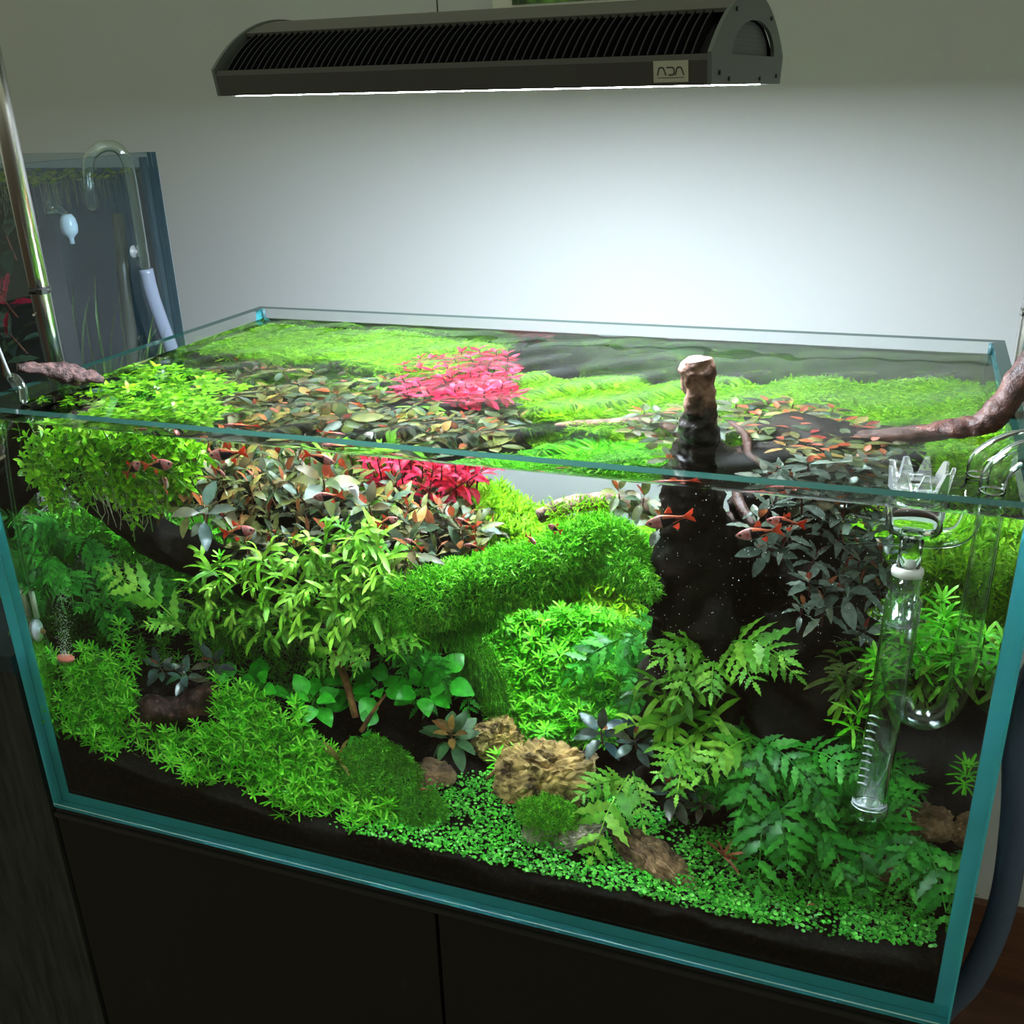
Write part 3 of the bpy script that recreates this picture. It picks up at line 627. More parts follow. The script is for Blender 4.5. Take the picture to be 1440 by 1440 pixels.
# --- heart-leaved plants
for (u, v, y, n, label) in ((365, 965, .125, 7, 'round bright-leaved plant beside the red-brown log'), (440, 985, .115, 10, 'bushy heart-leaved plant in front of the speckled twig'),
                            (530, 968, .135, 8, 'heart-leaved plant behind the speckled twig'), (590, 970, .14, 8, 'shaded heart-leaved plant at the edge of the dark hollow'), (330, 960, .12, 5, 'two-tone heart-leaved plant at the end of the red-brown log'), (490, 955, .15, 8, 'heart-leaved plant in the shade under the small fern'), (620, 950, .17, 7, 'dim heart-leaved plant beneath the moss beard'), (515, 1030, .10, 3, 'small heart-leaved plant sprouting from the moss mound')):
    rosette('heart_leaf_plant', label, wp(u, v, y), n, .036, 'heart', (L_ANUB,), L_STEMG, nxt(), axis=V((.1, -.7, 1)), lo=-.1, hi=.9, stemlen=.25)

# --- lobed ferns
def ferns(poly, n, seed, label, group, mats, size, gap=20, kinds=('lobed', 'lobed', 'strap')):
    r = random.Random(seed)
    for (u, v, y) in poly_pts(poly, n, r, gap=gap):
        p = wp(u, v, y)
        if not inside(p): continue
        w_ = '' if seed != 31 else ' above the dark plants' if v > 850 else ' beside the moss' if u > 490 else ' beside the dark branch' if u < 350 else ' under the leafy mass'
        t = thing('lobed_fern', label + w_, 'fern', p, group + w_); a = (V((0, -.9, .7)) + rnd_dir(r) * .4).normalized(); uu = a.orthogonal().normalized(); ww = a.cross(uu)
        m = r.choice(mats)
        for i in range(r.randint(4, 6)):
            az = i * 2.4 + r.uniform(-.5, .5); e = r.uniform(.05, .9); d = (uu * math.cos(az) + ww * math.sin(az)) * math.cos(e) + a * math.sin(e)
            k = r.choice(kinds); link('frond', lm(k, r.randrange(NK[k]), m, 'frond'), t, frame(p, d, V((0, -.3, 1)), r.uniform(*size), r.uniform(-.5, .5)))
ferns([(255, 800, .10), (330, 800, .10), (480, 745, .125), (545, 765, .125), (560, 830, .105), (500, 890, .09), (400, 900, .09), (300, 880, .09)], 42, 31, 'yellow-green lobed fern draped below the brown leaves', 'yellow-green ferns in the middle', (L_FERN,), (.028, .044), 16)
ferns([(930, 960, .14), (1000, 960, .14), (1010, 1040, .12), (930, 1045, .115)], 8, 32, 'yellow-green strap fern in the dark fern bank', 'strap ferns in the fern bank', (L_FERN,), (.040, .062), 18, ('strap', 'strap', 'lobed'))
ferns([(1180, 925, .16), (1270, 915, .14), (1390, 905, .115), (1390, 960, .105), (1280, 985, .115), (1180, 975, .14)], 24, 33, 'olive strap fern on the black ledge below the skimmer', 'olive ferns on the ledge', (L_FERN_D, L_FERN_D, L_FERN), (.026, .040), 15)
ferns([(470, 640, .30), (560, 650, .31), (560, 800, .16), (500, 800, .14)], 6, 34, 'green lobed fern poking through the brown-leaved mass', 'ferns in the brown mass', (L_FERN,), (.026, .036), 24)

# --- feathery ferns: fern > frond > pinna
def feather_fern(base, fronds, label, group, mat, seed):
    r = random.Random(seed); t = thing('feather_fern', label, 'fern', base, group)
    for (a, b, w) in fronds:
        L = (b - a).length; mid = (a + b) / 2 + V((0, -.1, .35)) * L * .35; P = spline([a, mid, b], 5)
        st = MB().tube(P, lerp_list([.0011, .0005], len(P)), 5).mesh('frond', mat, True); fr = link('frond', st, t)
        for i in range(6):
            f = .14 + .78 * i / 5 + r.uniform(-.03, .03); k = f * (len(P) - 1); j = min(int(k), len(P) - 2); p = P[j].lerp(P[j + 1], k - j); d = (P[j + 1] - P[j]).normalized()
            nrm = (V((0, -.75, .65)) - d * V((0, -.75, .65)).dot(d)).normalized(); side = d.cross(nrm); ln = w * L * (math.sin(math.pi * (.22 + .70 * f)) ** .8)
            for s in (-1, 1):
                dd = (d * r.uniform(.7, 1.0) + side * s + rnd_dir(r) * .18).normalized(); pin = link('pinna', lm('pinna', r.randrange(3), mat, 'pinna'), fr)
                pin.matrix_basis = frame(p, dd, nrm, ln * r.uniform(.9, 1.15), r.uniform(-.4, .4))
        pin = link('pinna', lm('pinna', 0, mat, 'pinna'), fr); pin.matrix_basis = frame(P[-1], P[-1] - P[-2], V((0, -.7, .7)), w * L * .55)
def FR(l): return [(wp(a, b, y0), wp(c, d, y1), w) for a, b, y0, c, d, y1, w in l]
FG = 'fronds of the dark fern bank'
feather_fern(wp(262, 885, .10), FR([(262, 885, .10, 150, 805, .085, .36), (262, 885, .10, 205, 880, .08, .4), (262, 885, .10, 290, 870, .08, .4)]), 'bright feathery fern reaching over the dark branch shade', None, L_BOLB_L, 41)
feather_fern(wp(520, 905, .115), FR([(520, 905, .115, 440, 940, .09, .42), (520, 905, .115, 580, 905, .09, .4), (515, 905, .115, 470, 890, .09, .42), (520, 905, .115, 500, 945, .09, .4)]), 'green feathery fern above the round-leaved plants', None, L_BOLB_L, 42)
feather_fern(wp(880, 1100, .11), FR([(885, 1090, .11, 832, 1205, .055, .40), (890, 1085, .11, 905, 1160, .075, .36), (880, 1095, .11, 815, 1120, .07, .4)]), 'light green feathery fern hanging in front of the ochre stone', None, L_BOLB_L, 43)
feather_fern(wp(1005, 915, .15), FR([(1000, 905, .15, 925, 930, .10, .42), (1005, 915, .15, 1000, 975, .10, .44), (1010, 905, .15, 1105, 925, .10, .42), (1015, 905, .15, 935, 905, .12, .42), (1015, 905, .15, 1060, 960, .10, .42), (1040, 905, .15, 1120, 950, .12, .4), (990, 915, .15, 950, 985, .10, .4)]), 'bright-tipped feathery fern crowning the fern bank', None, L_BOLB_L, 44)
feather_fern(wp(965, 1055, .11), FR([(965, 1050, .11, 952, 1118, .065, .46), (970, 1045, .11, 925, 1090, .07, .42), (1060, 1035, .12, 985, 1092, .07, .40)]), 'light feathery fern above the blue-green rosette', None, L_BOLB_L, 45)
feather_fern(wp(1085, 1060, .12), FR([(1090, 1115, .11, 1110, 1225, .06, .42), (1075, 1115, .11, 1066, 1246, .055, .40), (1060, 1040, .12, 1135, 1095, .08, .42), (1080, 1050, .12, 1040, 1150, .075, .42), (1095, 1060, .12, 1165, 1130, .08, .42)]), 'deep green feathery fern with long hanging fronds beside the brown twig', None, L_BOLB, 46)
feather_fern(wp(1160, 1080, .13), FR([(1120, 1052, .12, 1203, 1092, .08, .40), (1150, 1150, .11, 1190, 1240, .065, .42), (1195, 1170, .11, 1222, 1256, .065, .40), (1160, 1090, .13, 1130, 1180, .08, .42), (1230, 1140, .12, 1282, 1250, .065, .40), (1170, 1085, .13, 1240, 1130, .09, .4)]), 'deep green feathery fern below the strainer pipe', None, L_BOLB, 47)
feather_fern(wp(1300, 1180, .10), FR([(1298, 1180, .10, 1334, 1300, .05, .42), (1250, 1085, .13, 1276, 1140, .09, .46), (1295, 1175, .10, 1260, 1230, .06, .42)]), 'feathery fern frond hanging close to the side glass', None, L_BOLB, 48)
rf = random.Random(49)
for k, (u, v, y) in enumerate(((870, 900, .26), (905, 950, .24), (960, 880, .24), (1060, 990, .20), (1120, 1010, .19), (1180, 1040, .19), (1010, 1080, .17), (880, 960, .28), (1240, 1060, .19), (1085, 1075, .165), (1140, 1100, .165), (1200, 1110, .16), (1250, 1150, .155), (1100, 1150, .14), (1160, 1180, .14), (1060, 1110, .15), (1290, 1130, .15), (1030, 1010, .17), (100, 800, .10), (140, 850, .12), (70, 780, .07), (110, 775, .16), (150, 800, .20), (210, 815, .18), (90, 740, .09), (60, 830, .05), (180, 830, .15), (120, 760, .14), (600, 920, .18), (660, 930, .24))):
    b = wp(u, v, y)
    if not inside(b): continue
    fr = [(b, b + V((rf.uniform(-.05, .05), rf.uniform(-.05, 0), rf.uniform(-.045, .02))), .4) for _ in range(5)]
    feather_fern(b, fr, 'shaded feathery fern deep inside the planting', 'shaded ferns deep in the planting', L_BOLB, 60 + k)

# ------------------------------------------------------------------ fine plants
def shoot_mb(seed, whorls=3, per=8, leaf=.0125, width=.00098, gap=.0075, stem=.02, droop=.2, wf=None):
    r = random.Random(seed); mb = MB()
    for k in range(whorls):
        e0 = .72 - .42 * k; L = leaf * (.8 if k == 0 else 1.0); ph = r.uniform(0, 6.28)
        for i in range(per):
            az = ph + i * 6.283 / per + r.uniform(-.2, .2); e = max(-.25, e0 + r.uniform(-.25, .25)); d = V((math.cos(az) * math.cos(e), math.sin(az) * math.cos(e), math.sin(e)))
            LL = L * r.uniform(.8, 1.15); F = frame(V((0, 0, -k * gap)), d, V((0, 0, 1)), (LL, 1, LL)); w = width
            vs = [V((0, w * .7, 0)), V((0, -w * .7, 0)), V((.45, w, .04)), V((.45, -w, .04)), V((.85, w * .85, -droop * .3)), V((.85, -w * .85, -droop * .3)), V((1, 0, -droop * .5))]
            mb.add([F @ v for v in vs], [(0, 1, 3, 2), (2, 3, 5, 4), (4, 5, 6)])
    if stem: mb.tube([(0, 0, 0), (r.uniform(-.002, .002), r.uniform(-.002, .002), -stem)], .0005, 4, False, 1)
    return mb
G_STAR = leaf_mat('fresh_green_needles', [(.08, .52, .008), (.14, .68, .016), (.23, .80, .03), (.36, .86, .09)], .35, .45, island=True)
G_STAR_D = leaf_mat('shaded_green_needles', [(.05, .36, .008), (.11, .54, .015), (.19, .66, .03)], .35, .45, island=True)  # darker copy of the fresh needles, shade between shoots put into the colour
G_HEDGE = leaf_mat('lime_needles', [(.13, .39, .002), (.21, .51, .004), (.32, .60, .010)], .4, .5, island=True)
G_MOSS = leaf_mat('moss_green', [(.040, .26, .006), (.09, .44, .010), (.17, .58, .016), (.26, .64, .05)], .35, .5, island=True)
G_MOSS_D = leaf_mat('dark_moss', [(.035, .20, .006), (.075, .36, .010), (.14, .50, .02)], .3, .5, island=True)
G_CARPET = leaf_mat('carpet_green', [(.02, .28, .010), (.05, .50, .022), (.12, .68, .05), (.24, .78, .11)], .3, .3, island=True)
G_SURF = leaf_mat('lime_oval_leaves', [(.12, .42, .008), (.22, .58, .012), (.34, .66, .03)], .35, .35, island=True)
STAR = [shoot_mb(i) for i in range(6)]
STAR_ME = [m.mesh('green_shoot', (G_STAR, L_STEMG), True) for m in STAR]
STAR_A = [arr(m) for m in STAR]
HEDGE_A = [arr(shoot_mb(50 + i, 4, 6, .0105, .0008, .006, .03)) for i in range(5)]
def tilt(r, k=.45): return (V((0, 0, 1)) + V((r.uniform(-k, k), r.uniform(-k - .35, k - .35), 0))).normalized()
def upm(p, a, s, r):
    x = a.orthogonal().normalized(); ang = r.uniform(0, 6.28); y = a.cross(x); X = x * math.cos(ang) + y * math.sin(ang); Y = a.cross(X)
    return Matrix(((X.x * s, Y.x * s, a.x * s, p.x), (X.y * s, Y.y * s, a.y * s, p.y), (X.z * s, Y.z * s, a.z * s, p.z), (0, 0, 0, 1)))
def stuff(name, parts, mats, label, cat='plant'):
    return tag(link(name, join(name, parts, mats)), label, cat, kind='stuff')

S_LEFT = [(38, 925, .022), (70, 915, .045), (140, 905, .085), (185, 960, .085), (175, 1015, .075), (265, 1025, .085), (300, 985, .10), (335, 955, .115), (400, 995, .105), (470, 1050, .085), (480, 1095, .07), (560, 1130, .065), (575, 1175, .042), (500, 1158, .030), (400, 1132, .024), (260, 1088, .022), (140, 1045, .020), (60, 1015, .018)]
r = random.Random(71); pts = poly_pts(S_LEFT, 760, r, jit=.005); pts.sort(key=lambda p: p[2])
near, rest = [], []
for q in pts:
    p = wp(*q)
    if not inside(p, .017): continue
    (near if len(near) < 260 and all((q[0] - a[0]) ** 2 + (q[1] - a[1]) ** 2 > 14 ** 2 for a in near) else rest).append(q)
for q in near:
    p = wp(*q); p.y = max(.0205, p.y - .003)
    o = link('green_shoot', R.choice(STAR_ME), None, upm(p, tilt(r, .5), r.uniform(1.05, 1.35), r))
    u, v = q[0], q[1]
    where = 'by the pink diffuser disc' if u < 150 and v < 985 else 'in front of the red-brown log' if u < 300 and v < 1060 else 'above the bare black soil' if v > 1080 + (u - 260) * .22 else 'beside the dark moss mound' if u > 425 else 'below the heart-leaved plants' if u > 330 else 'in the middle of the low mound'
    tag(o, 'bright green star-shaped shoot of the low mound ' + where, 'plant', 'star-shaped shoots ' + where)
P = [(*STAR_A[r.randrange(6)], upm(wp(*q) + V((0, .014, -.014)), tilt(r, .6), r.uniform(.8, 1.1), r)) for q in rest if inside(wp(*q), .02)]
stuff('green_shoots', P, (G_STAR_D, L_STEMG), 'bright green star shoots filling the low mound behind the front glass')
# single taller shoots
for (u, v, y) in ((168, 880, .09), (172, 905, .088), (178, 925, .088), (310, 785, .10), (70, 1000, .02), (305, 955, .10), (310, 980, .10), (415, 990, .09), (425, 1010, .088), (560, 895, .10), (570, 870, .10), (540, 850, .10), (575, 880, .10), (1360, 1078, .09), (515, 1105, .06), (545, 1130, .05), (555, 1165, .04), (535, 1095, .06), (700, 1062, .16), (730, 1058, .16)):
    o = link('green_shoot', R.choice(STAR_ME), None, upm(wp(u, v, y), tilt(r, .25), 1.25, r)); tag(o, 'single pale green star-shaped shoot standing apart from the mounds', 'plant', 'single star-shaped shoots')
# central mound
S_MID = [(655, 890, .25), (700, 868, .27), (740, 862, .30), (830, 850, .33), (885, 880, .32), (880, 960, .27), (850, 1030, .22), (760, 1035, .21), (700, 1010, .22), (672, 950, .24)]
pts = poly_pts(S_MID, 520, random.Random(72), jit=.01); near = []
for q in pts:
    p = wp(*q)
    if len(near) < 60 and all((q[0] - a[0]) ** 2 + (q[1] - a[1]) ** 2 > 18 ** 2 for a in near): near.append(q); o = link('green_shoot', R.choice(STAR_ME), None, upm(p + V((0, -.006, .004)), tilt(r, .4), r.uniform(1.0, 1.3), r)); w_ = 'right under the mossy branch' if q[1] < 915 else 'behind the ochre stones' if q[1] > 985 else 'next to the shaded ferns' if q[0] > 800 else 'next to the moss veil'; w_ = w_.replace('right under', 'just under'); tag(o, 'green star-shaped shoot of the central mound ' + w_, 'plant', 'central mound shoots ' + w_)
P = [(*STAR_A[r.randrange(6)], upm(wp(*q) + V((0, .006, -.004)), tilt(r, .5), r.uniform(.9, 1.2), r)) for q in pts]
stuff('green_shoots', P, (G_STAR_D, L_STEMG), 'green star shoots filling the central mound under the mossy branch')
# bright shoots at the ledge
for (u, v, y) in ((1235, 925, .10), (1262, 855, .09), (1330, 870, .09), (1340, 885, .085), (1365, 890, .08), (1385, 895, .075), (1310, 905, .10), (1290, 900, .10), (1335, 920, .09), (1240, 945, .10), (1400, 870, .07), (1325, 845, .10), (1270, 880, .11), (1395, 915, .07), (1215, 990, .10)):
    p = wp(u, v, y)
    if inside(p): o = link('green_shoot', R.choice(STAR_ME), None, upm(p, tilt(r, .5), r.uniform(1.3, 1.7), r)); tag(o, 'lime star-shaped shoot growing on the ledge by the glass pipes', 'plant', 'lime shoots on the ledge')

# background hedges: dense stems up to a top surface
def hedge(name, label, xr, yr, ztop, n, seed, mat=G_HEDGE, depth=.10):
    r = random.Random(seed); P = []
    for _ in range(n):
        x = r.uniform(*xr); y = r.uniform(*yr); z = ztop(x, y)
        if z < .1: continue
        p = V((x, y, z - abs(r.gauss(0, 1)) * .012 if r.random() < .7 else z - r.random() * depth)); p.z = max(p.z, soil_z(x, y) + .02)
        P.append((*HEDGE_A[r.randrange(5)], upm(p, tilt(r, .45), r.uniform(.9, 1.4), r)))
    stuff(name, P, (mat, L_STEMG), label)
hedge('background_plants', 'dense lime green needle plants in the back corner beyond the brown mass', (.022, .345), (.335, .484), lambda x, y: .405 - max(0, x - .22) * .35 + .006 * math.sin(x * 40), 2300, 81, depth=.2)
hedge('background_plants', 'lime green needle plants between the crimson leaves and the stump', (.36, .515), (.32, .43), lambda x, y: .310 - max(0, x - .40) * .38 - max(0, .34 - y) * .3, 1000, 82, depth=.08)
hedge('background_plants', 'lime green needle plants along the back glass behind the stump', (.44, .882), (.355, .484), lambda x, y: .252 + max(0, x - .5) * .22 - max(0, .40 - y) * .3 + .006 * math.sin(x * 55), 2500, 83, depth=.10)
hedge('background_plants', 'low lime needle plants behind the central mound', (.37, .60), (.30, .37), lambda x, y: .185 + (y - .30) * .4, 650, 86, depth=.05)
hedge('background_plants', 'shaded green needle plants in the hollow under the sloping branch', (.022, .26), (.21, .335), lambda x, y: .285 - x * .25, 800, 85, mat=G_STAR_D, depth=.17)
hedge('background_plants', 'lime green needle plants against the side glass behind the pipes', (.845, .884), (.20, .40), lambda x, y: .350 - abs(y - .28) * .2, 420, 84, depth=.07)

# stem plants at the surface over the rim wood
OV = []
for i in range(5):
    r2 = random.Random(300 + i); mb = MB()
    for k in range(4):
        for s in range(4):
            az = s * 1.57 + k * .8 + r2.uniform(-.2, .2); e = .75 - .28 * k + r2.uniform(-.2, .2); d = V((math.cos(az) * math.cos(e), math.sin(az) * math.cos(e), math.sin(e)))
            leaf_mb(oval(.24, .9, .05), 4, .5, .25, mb=mb, M=frame(V((0, 0, -k * .0075)), d, V((0, 0, 1)), r2.uniform(.010, .0135) * (.75 if k == 0 else 1)))
    mb.tube([(0, 0, 0), (.002, 0, -.018), (0, .002, -.04)], .0007, 4, False, 1); OV.append(mb.mesh('oval_leaf_shoot', (G_SURF, L_STEMG), True))
r = random.Random(91)
for (u, v, y) in poly_pts([(35, 605, .025), (130, 598, .07), (255, 605, .12), (292, 640, .135), (235, 690, .11), (190, 715, .095), (120, 690, .06), (60, 690, .035), (28, 640, .02)], 95, r, gap=12):
    p = wp(u, v, y)
    if inside(p): tag(link('oval_leaf_shoot', r.choice(OV), None, upm(p, (tilt(r, .8) + V((0, -.3, 0))).normalized(), r.uniform(.9, 1.25), r)), 'lime stem plant with small oval leaves ' + ('in the corner by the gas diffuser tube' if u < 90 else 'hanging over the dark sloping branch' if v > 655 else 'next to the grey-green leaves' if u > 200 else 'crowded under the front rim'), 'plant', 'oval-leaved stems ' + ('at the diffuser tube' if u < 90 else 'over the branch' if v > 655 else 'next to grey-green leaves' if u > 200 else 'under the front rim'))
for (u, v, z) in poly_pts([(95, 560, .425), (125, 515, .428), (200, 503, .428), (300, 525, .424), (330, 545, .42), (255, 580, .42), (140, 578, .422)], 85, r, gap=11):
    p = tp(u, v, z + r.uniform(-.012, .006))
    if inside(p): tag(link('oval_leaf_shoot', r.choice(OV), None, upm(p, tilt(r, .6), r.uniform(.9, 1.25), r)), 'lime stem plant spreading its oval leaves at the water surface ' + ('beside the crusty driftwood tip' if u < 165 else 'next to the olive plants'), 'plant', 'surface stems ' + ('by the driftwood tip' if u < 165 else 'by the olive plants'))
P = []
for (u, v, y) in poly_pts([(110, 660, .06), (230, 640, .11), (240, 690, .11), (200, 720, .1), (130, 700, .06)], 40, r):   # thin hanging roots
    p = wp(u, v, y); P.append((*arr(MB().tube([p, p + V((r.uniform(-.004, .004), 0, -.015)), p + V((r.uniform(-.008, .008), 0, -r.uniform(.025, .04)))], .0003, 4, False)), Matrix()))
stuff('hanging_roots', P, (pm('pale_root', (.45, .45, .30), .7),), 'thin pale roots hanging from the oval-leaved stems', 'roots')

# moss: short strands over a core
def strand(r, p, d, L, w, sag):
    a = d.orthogonal().normalized(); b = d.cross(a); s = a * math.cos(r.uniform(0, 6.28)) + b * math.sin(r.uniform(0, 6.28)); s.normalize(); q1 = p + d * L * .5 + rnd_dir(r) * L * .14; q2 = p + d * L * .9 + V((0, 0, -sag * L)) + rnd_dir(r) * L * .2
    return [p - s * w, p + s * w, q1 - s * w * .9, q1 + s * w * .9, q2 - s * w * .3, q2 + s * w * .3]
def moss(label, samples, n, L, w, mat, seed, sag=.3, name='moss', core=None):
    r = random.Random(seed); vs = []; fs = []
    for _ in range(n):
        p, d = samples(r); d = (d + rnd_dir(r) * 1.15).normalized(); k = len(vs); vs += strand(r, p, d, L * r.uniform(.6, 1.3), w, sag); fs += [(k, k + 1, k + 3, k + 2), (k + 2, k + 3, k + 5, k + 4)]
        if r.random() < .7:
            p2 = (vs[k + 2] + vs[k + 3]) / 2; k = len(vs); vs += strand(r, p2, (d + rnd_dir(r) * .8).normalized(), L * .6, w * .8, sag); fs += [(k, k + 1, k + 3, k + 2), (k + 2, k + 3, k + 5, k + 4)]
    mb = MB().add(vs, fs)
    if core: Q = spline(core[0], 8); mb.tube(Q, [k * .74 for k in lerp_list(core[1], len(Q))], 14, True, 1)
    o = mb.obj(name, (mat, G_MOSS_D)); return tag(o, label, 'moss', kind='stuff')
def along(path, rad):
    Q = spline(path, 8)
    RR = lerp_list(rad, len(Q))
    def f(r):
        k = r.random() * (len(Q) - 1.001); j = int(k); c = Q[j].lerp(Q[j + 1], k - j); d = (Q[j + 1] - Q[j]).normalized(); a = rnd_dir(r); a = (a - d * a.dot(d)).normalized()
        rr = RR[j] * r.uniform(.72, 1.0) * (1 + .28 * noise.noise(c * 40 + a)); return c + a * rr, a
    return f
def ball(c, s):
    def f(r):
        a = rnd_dir(r); a.z = abs(a.z) if r.random() < .8 else a.z; k = r.uniform(.85, 1.0) * (1 + .32 * noise.noise(c * 90 + a * 3)); return V((c.x + a.x * s[0] * k, c.y + a.y * s[1] * k, c.z + a.z * s[2] * k)), V((a.x / s[0], a.y / s[1], a.z / s[2])).normalized()
    return f
MP = [wp(470, 872, .12), wp(560, 852, .115), wp(660, 828, .12), wp(760, 800, .125), wp(825, 776, .135), wp(868, 768, .14), wp(902, 818, .13)]; MR = [.020, .026, .028, .027, .026, .021, .008]
moss('bright feathery moss wrapped thickly around the arching branch', along(MP, MR), 19000, .0078, .00080, G_MOSS, 101, .05, core=(MP, MR))
moss('moss strands trailing from the end of the arching branch', along([wp(860, 790, .12), wp(890, 812, .115), wp(918, 836, .11)], [.014, .010, .004]), 1300, .009, .0007, G_MOSS, 102, .2)
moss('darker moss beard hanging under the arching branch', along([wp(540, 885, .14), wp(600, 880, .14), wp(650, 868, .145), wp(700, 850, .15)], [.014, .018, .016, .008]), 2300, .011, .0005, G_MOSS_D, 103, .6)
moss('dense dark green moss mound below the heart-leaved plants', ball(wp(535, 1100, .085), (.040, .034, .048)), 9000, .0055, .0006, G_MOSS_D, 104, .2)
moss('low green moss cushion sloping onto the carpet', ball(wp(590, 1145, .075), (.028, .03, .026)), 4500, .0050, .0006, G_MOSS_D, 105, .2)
moss('small round moss ball between the ochre and pale stones', ball(wp(772, 1152, .085), (.028, .024, .022)), 4500, .0052, .0006, G_MOSS, 106, .2)
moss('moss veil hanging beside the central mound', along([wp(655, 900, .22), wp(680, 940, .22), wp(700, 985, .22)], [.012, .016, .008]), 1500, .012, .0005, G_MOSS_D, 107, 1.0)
moss('yellow-green moss fringe on the driftwood stub', along([wp(770, 720, .225), wp(830, 714, .23), wp(870, 716, .235)], [.006, .007, .006]), 400, .010, .0006, G_HEDGE, 108, .2)
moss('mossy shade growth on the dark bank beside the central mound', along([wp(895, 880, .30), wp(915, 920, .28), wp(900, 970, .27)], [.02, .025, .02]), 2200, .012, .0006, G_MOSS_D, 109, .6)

# carpet of tiny round leaves on the soil
def carpet():
    r = random.Random(111); poly = [(420, 1168, 0), (520, 1165, 0), (590, 1100, 0), (700, 1085, 0), (760, 1100, 0), (900, 1130, 0), (1010, 1165, 0), (1140, 1190, 0), (1335, 1230, 0), (1340, 1335, 0), (1180, 1320, 0), (1000, 1285, 0), (800, 1240, 0), (620, 1200, 0)]
    P = []; hexes = [arr(MB().add([(0, 0, 0)] + [(math.cos(k * 1.047) * 1.0, math.sin(k * 1.047) * .85, .18) for k in range(6)], [(0, k + 1, (k + 1) % 6 + 1) for k in range(6)]))]
    for (u, v, _) in poly_pts(poly, 12500, r):
        p = gp(u, v)
        if not inside(p, .0165): continue
        p.z += r.uniform(.001, .013) * (.6 + .4 * noise.noise(V((p.x * 40, p.y * 40, 0)))); p.y = max(.017, p.y - r.uniform(0, .004))
        dens = noise.noise(V((p.x * 22, p.y * 22, 4)))
        if dens < -.32 and r.random() < .7: continue
        P.append((*hexes[0], upm(p, tilt(r, .6), r.uniform(.0013, .0023) * (1.05 if u > 1000 else 1), r)))
    stuff('carpet_plants', P, (G_CARPET,), 'carpet of tiny round green leaves covering the open soil')
carpet()
for k, (u, v, y) in enumerate(((478, 1072, .075), (1018, 1205, .07))):   # withered sprigs
    p = wp(u, v, y); t = thing('withered_sprig', ('brown withered sprig of narrow leaves stuck in the moss mound', 'reddish withered sprig standing on the carpet near the hanging fronds')[k], 'plant', p); rr = random.Random(k)
    for d in ((-.6, -.2, .7), (.2, -.1, .9), (.7, -.2, .55), (1, -.2, .15), (-.2, -.3, .8), (.5, -.5, -.1)):
        link('leaf', lm('strap', rr.randrange(3), L_YELLOW if k == 0 else leaf_mat('withered_leaf', [(.22, .05, .02), (.30, .10, .04)], .2), 'leaf'), t, frame(p, V(d), V((0, -.5, 1)), .030 if k == 0 else .022))

# ------------------------------------------------------------------ fish
F_FRONT = pm('fish_pink', (.50, .10, .11), .25, col2=(.60, .28, .27), scale=9, contrast=(.4, .6)); F_REAR = pm('fish_orange', (.55, .09, .05), .3, col2=(.62, .16, .07), scale=60)
F_BLACK = pm('fish_black', (.012, .010, .022), .3); F_FIN = leaf_mat('fish_red_fin', [(.62, .06, .03), (.60, .12, .06)], .5, .4); F_BELLY = pm('fish_silver', (.60, .48, .48), .2)
def fish_parts():
    n, m = 22, 12; mb = MB(); vs = []; fs = []; mi = []
    hp = lambda t: float(np.interp(t, [0, .05, .12, .22, .33, .45, .6, .75, .88, 1], [.010, .045, .080, .115, .138, .142, .115, .075, .042, .034]))
    for i in range(n + 1):
        t = i / n; x = .5 - t * .80; h = hp(t) if i else .004; w = h * .46
        if t > .85: w *= 1 - (t - .85) * 3
        vs += [(x, w * math.sin(2 * math.pi * j / m), h * math.cos(2 * math.pi * j / m) * (1.0 if math.cos(2 * math.pi * j / m) > 0 else 1.08)) for j in range(m)]
    for i in range(n):
        for j in range(m):
            fs.append((i * m + j, i * m + (j + 1) % m, (i + 1) * m + (j + 1) % m, (i + 1) * m + j)); t = (i + .5) / n; z = math.cos(2 * math.pi * (j + .5) / m)
            if .42 < t < .98 and abs(z + .15) < .85 * (1 - (t - .42) / .56) ** .8 + .05: mi.append(2)
            elif z < -.75: mi.append(3)
            else: mi.append(0 if t < .45 else 1)
    mb.v, mb.f, mb.m = vs, fs, mi
    body = mb.mesh('body', (F_FRONT, F_REAR, F_BLACK, F_BELLY), True)
    fin = lambda pts: MB().add([(x, .004, z) for x, z in pts] + [(x, -.004, z) for x, z in pts], [tuple(range(len(pts))), tuple(range(len(pts), 2 * len(pts)))[::-1]]).mesh('fin', F_FIN)
    return body, fin([(-.28, .03), (-.50, .155), (-.47, .05), (-.42, .0), (-.47, -.05), (-.50, -.155), (-.28, -.03)]), fin([(.08, .16), (-.02, .28), (-.07, .26), (-.08, .13)]), fin([(-.02, -.16), (-.12, -.25), (-.16, -.20), (-.17, -.10)]), \
        MB().lathe([(0, -.012), (.026, -.008), (.031, 0), (.026, .008), (0, .012)], n=12).mesh('eye', pm('fish_eye', (.01, .01, .012), .1), True)
FB, FT, FD, FA, FE = fish_parts()
